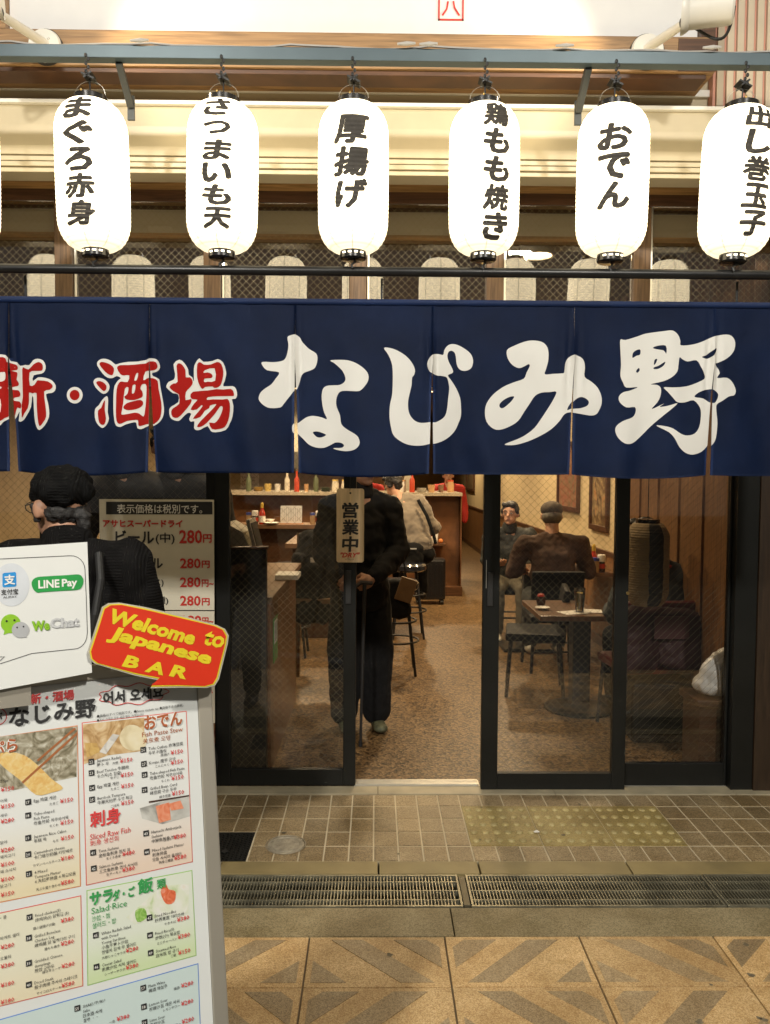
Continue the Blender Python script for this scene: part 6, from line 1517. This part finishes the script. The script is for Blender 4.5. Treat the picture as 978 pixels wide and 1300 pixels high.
# ---- payment sign over the stand
u2, n2 = u, n_
PS = Plane(at(60, 780, 1.40), u2, (Vector((0, 0, 1)) - n_ * .10).normalized())
ps = thing('payment_sign', 'white payment sign with LINE Pay and WeChat marks above the menu stand', 'sign', PS.P(0, PS.uv(60, 868).y))
M_ps = mat('white_sign_board', (.70, .71, .68), .4, var=.02)
def pslab(pts, off, th_, m, name, pl, parent, n=1):
    bm = fill2d([[pl.uv(*p) for p in pts]], n); g = bmesh.ops.extrude_face_region(bm, geom=bm.faces[:])
    bmesh.ops.translate(bm, verts=[x for x in g['geom'] if isinstance(x, bmesh.types.BMVert)], vec=(0, 0, -th_)); bmesh.ops.recalc_face_normals(bm, faces=bm.faces[:])
    me = bpy.data.meshes.new(name); bm.to_mesh(me); bm.free(); me.transform(pl.M(0, 0, off)); return link_mesh(name, me, m, parent)
pslab([(-40, 883), (117, 854), (111, 688), (-40, 698)], 0, .010, M_ps, 'board', PS, ps)
bslab(*PS.uv(-30, 905), *PS.uv(40, 870), -.02, -.011, M_alu, 'support', ps, PS)
Z3 = lambda x, y: (x / 6.5, 680 + y / 6.5)
def line(pts, pl, off, m, parent, w_=.0005, name='outline', closed=False):
    a = [pl.uv(*p) for p in pts]; MB().tube([pl.P(q.x, q.y, off) for q in a], w_, 5, closed).build(name, m, parent)
arc = [Z3(-260, 200), Z3(0, 192), Z3(580, 165)] + [Z3(590 + 112 * math.sin(R(a)), 280 - 115 * math.cos(R(a))) for a in range(10, 91, 16)] + [Z3(712, 500), Z3(722, 800)] + [Z3(612 + 108 * math.cos(R(a)), 810 + 125 * math.sin(R(a))) for a in range(15, 91, 15)] + [Z3(400, 957), Z3(262, 972), Z3(0, 1057)]
line(arc, PS, .0006, M_ink, ps)
line([Z3(0, 1000), Z3(38, 997), Z3(0, 1033)], PS, .0006, M_ink, ps)
PS.poly_px([Z3(95 + 150 * math.cos(a), 405 + 178 * math.sin(a)) for a in [k * math.pi / 18 for k in range(36)]], .0005, mat('pale_blue_disc', (.60, .63, .66), .4), 'disc', ps)
M_ab = mat('sky_blue_print', (.02, .26, .62), .4)
PS.poly_px([Z3(22, 318), Z3(32, 308), Z3(125, 300), Z3(134, 308), Z3(137, 410), Z3(128, 420), Z3(32, 427), Z3(22, 418)], .0010, M_ab, 'blue_tile', ps)
def S(s, x, y, h, m, w=None, bold=0, off=.0016): return PS.text(s, *Z3(x, y), h / 6.5, m, ps, off, bold, None if w is None else w / 6.5)
S('支', 36, 408, 84, M_paper, 90, .03)
S('支付宝', 10, 490, 46, M_tx, 142, .015); S('ALIPAY', 26, 518, 18, M_tx, 116)
gp = [Z3(x, y) for x, y in [(262, 400), (272, 365), (310, 342), (400, 334), (560, 325), (650, 320), (682, 345), (690, 375), (678, 420), (640, 447), (500, 456), (350, 466), (310, 470), (278, 445)]]
PS.poly_px(gp, .0010, mat('pay_green', (.02, .30, .06), .4), 'green_pill', ps, n=3)
S('LINE', 318, 437, 68, M_paper, 175, .03); S('Pay', 512, 442, 84, M_paper, 128, .03)
M_wg = mat('lime_print', (.25, .50, .03), .35); M_wgr = mat('grey_print', (.42, .43, .44), .35)
el = lambda cx1, cy1, a, b: [Z3(cx1 + a * math.cos(k * math.pi / 12), cy1 + b * math.sin(k * math.pi / 12)) for k in range(24)]
PS.poly_px(el(90, 726, 82, 78), .0008, M_wg, 'lime_bubble', ps); PS.poly_px([Z3(40, 780), Z3(80, 800), Z3(30, 818)], .0009, M_wg, 'bubble_tail', ps)
PS.poly_px(el(170, 777, 72, 66), .0012, M_wgr, 'grey_bubble', ps); PS.poly_px([Z3(180, 830), Z3(222, 815), Z3(218, 843)], .0013, M_wgr, 'bubble_tail', ps)
for x, y, r_ in ((56, 705, 9), (120, 698, 9), (142, 757, 7), (195, 750, 7)): PS.poly_px(el(x, y, r_, r_), .0016, M_tx, 'eye_dot', ps)
S('We', 268, 792, 82, mat('dark_lime', (.12, .25, .02), .4), 148, .06, .0014); S('We', 264, 788, 82, M_wg, 148, .04, .0018)
S('Chat', 420, 770, 84, M_wgr, 238, .05, .0014); S('Chat', 416, 766, 84, mat('silver_print', (.55, .56, .56), .35), 238, .02, .0018)

# ---- red speech bubble
WB = Plane(at(200, 820, 1.47), (u + Vector((0, 0, 0))).normalized(), (Vector((0, 0, 1)) - n_ * .10).normalized())
wb = thing('welcome_sign', 'red speech bubble sign lettered Welcome to Japanese BAR in yellow', 'sign', WB.P(0, WB.uv(200, 873).y))
Z4 = lambda x, y: (x / 3.26, 680 + y / 3.26)
base = [(430, 300), (455, 285), (500, 283), (600, 302), (750, 337), (890, 372), (925, 388), (940, 415), (935, 450), (900, 590), (885, 615), (850, 625), (740, 622), (625, 624), (662, 592), (560, 572), (400, 528), (378, 510), (372, 480), (400, 395)]
def grow(k):
    c = (655, 455); out = []
    for x, y in base:
        dx, dy = x - c[0], y - c[1]; L_ = math.hypot(dx, dy); out.append(Z4(x + dx / L_ * k, y + dy / L_ * k))
    return out
pslab(grow(8), 0, .004, mat('clear_backing', (.45, .42, .33), .2), 'backing', WB, wb)
WB.poly_px(grow(1), .0008, mat('yellow_print', (.70, .56, .02), .4), 'yellow_border', wb)
WB.poly_px(grow(-5), .0014, mat('red_sign_print', (.62, .035, .012), .3, coat=.4, var=.04), 'red_field', wb)
M_yt = MATS['yellow_print']
def WT(s, x, y, h, w, rot, bold=.045, shear=.12): WB.text(s, *Z4(x, y), h / 3.26, M_yt, wb, .0022, bold, w / 3.26, R(rot), shear)
WT('Welcome', 445, 360, 62, 355, -20); WT('to', 838, 450, 62, 84, -18, .03)
WT('Japanese', 437, 440, 72, 428, -20)
WT('B', 503, 540, 50, 66, -18); WT('A', 597, 562, 50, 78, -18); WT('R', 698, 580, 50, 72, -18)
p0 = WB.P(*WB.uv(225, 840), -.008)
MB().tube([p0, BD.P(BD.uv(225, 868).x, yTp + .004, .010)], .005, 8).build('stick', M_alu, wb)
# black thing at the foot of the left frame
c = gr(276, 1020); t = thing('umbrella_holder', 'small black object leaning at the foot of the left door frame', 'umbrella', (c.x - .05, c.y + .12, 0))
MB().tube([(c.x - .045, c.y + .10, .0), (c.x - .05, c.y + .13, .16), (c.x - .055, c.y + .135, .26)], [.012, .030, .014], 10).build('folded_cover', M_bk, t)

# ================================================================ STREET LAMPS behind the camera (they light the front)
def street(x, y, z, e, label):
    t = thing('arcade_lamp', label, 'lamp', (x, y, z), 0, 'arcade ceiling lamps')
    MB().lathe([(0, .10), (.16, .10), (.20, .02), (.20, 0), (.17, 0), (.14, .07), (0, .07)], (x, y, z), 28).build('shade', M_white, t)
    MB().cyl((x, y, z + .03), (x, y, z + .045), .13, seg=24).build('diffuser', mat('arcade_diffuser', (1, .95, .8), .5, emit=(1, .9, .72), es=10), t)
    MB().tube([(x, y, z + .1), (x, y, z + .9)], .012, 8).build('hanging_rod', M_ink, t)
    ld = bpy.data.lights.new('street_light', 'POINT'); ld.energy = e; ld.color = (1, .95, .86); ld.shadow_soft_size = .13
    lo = bpy.data.objects.new('street_light', ld); COL.objects.link(lo); lo.location = (x, y, z - .06)
for x, y, e in ((-1.8, -5.4, 1.0), (1.7, -5.6, .9)): street(x, y, 4.3, STREET_E * e, 'round hanging arcade lamp behind the viewer, %s' % ('nearer the left' if x < 0 else 'nearer the right'))
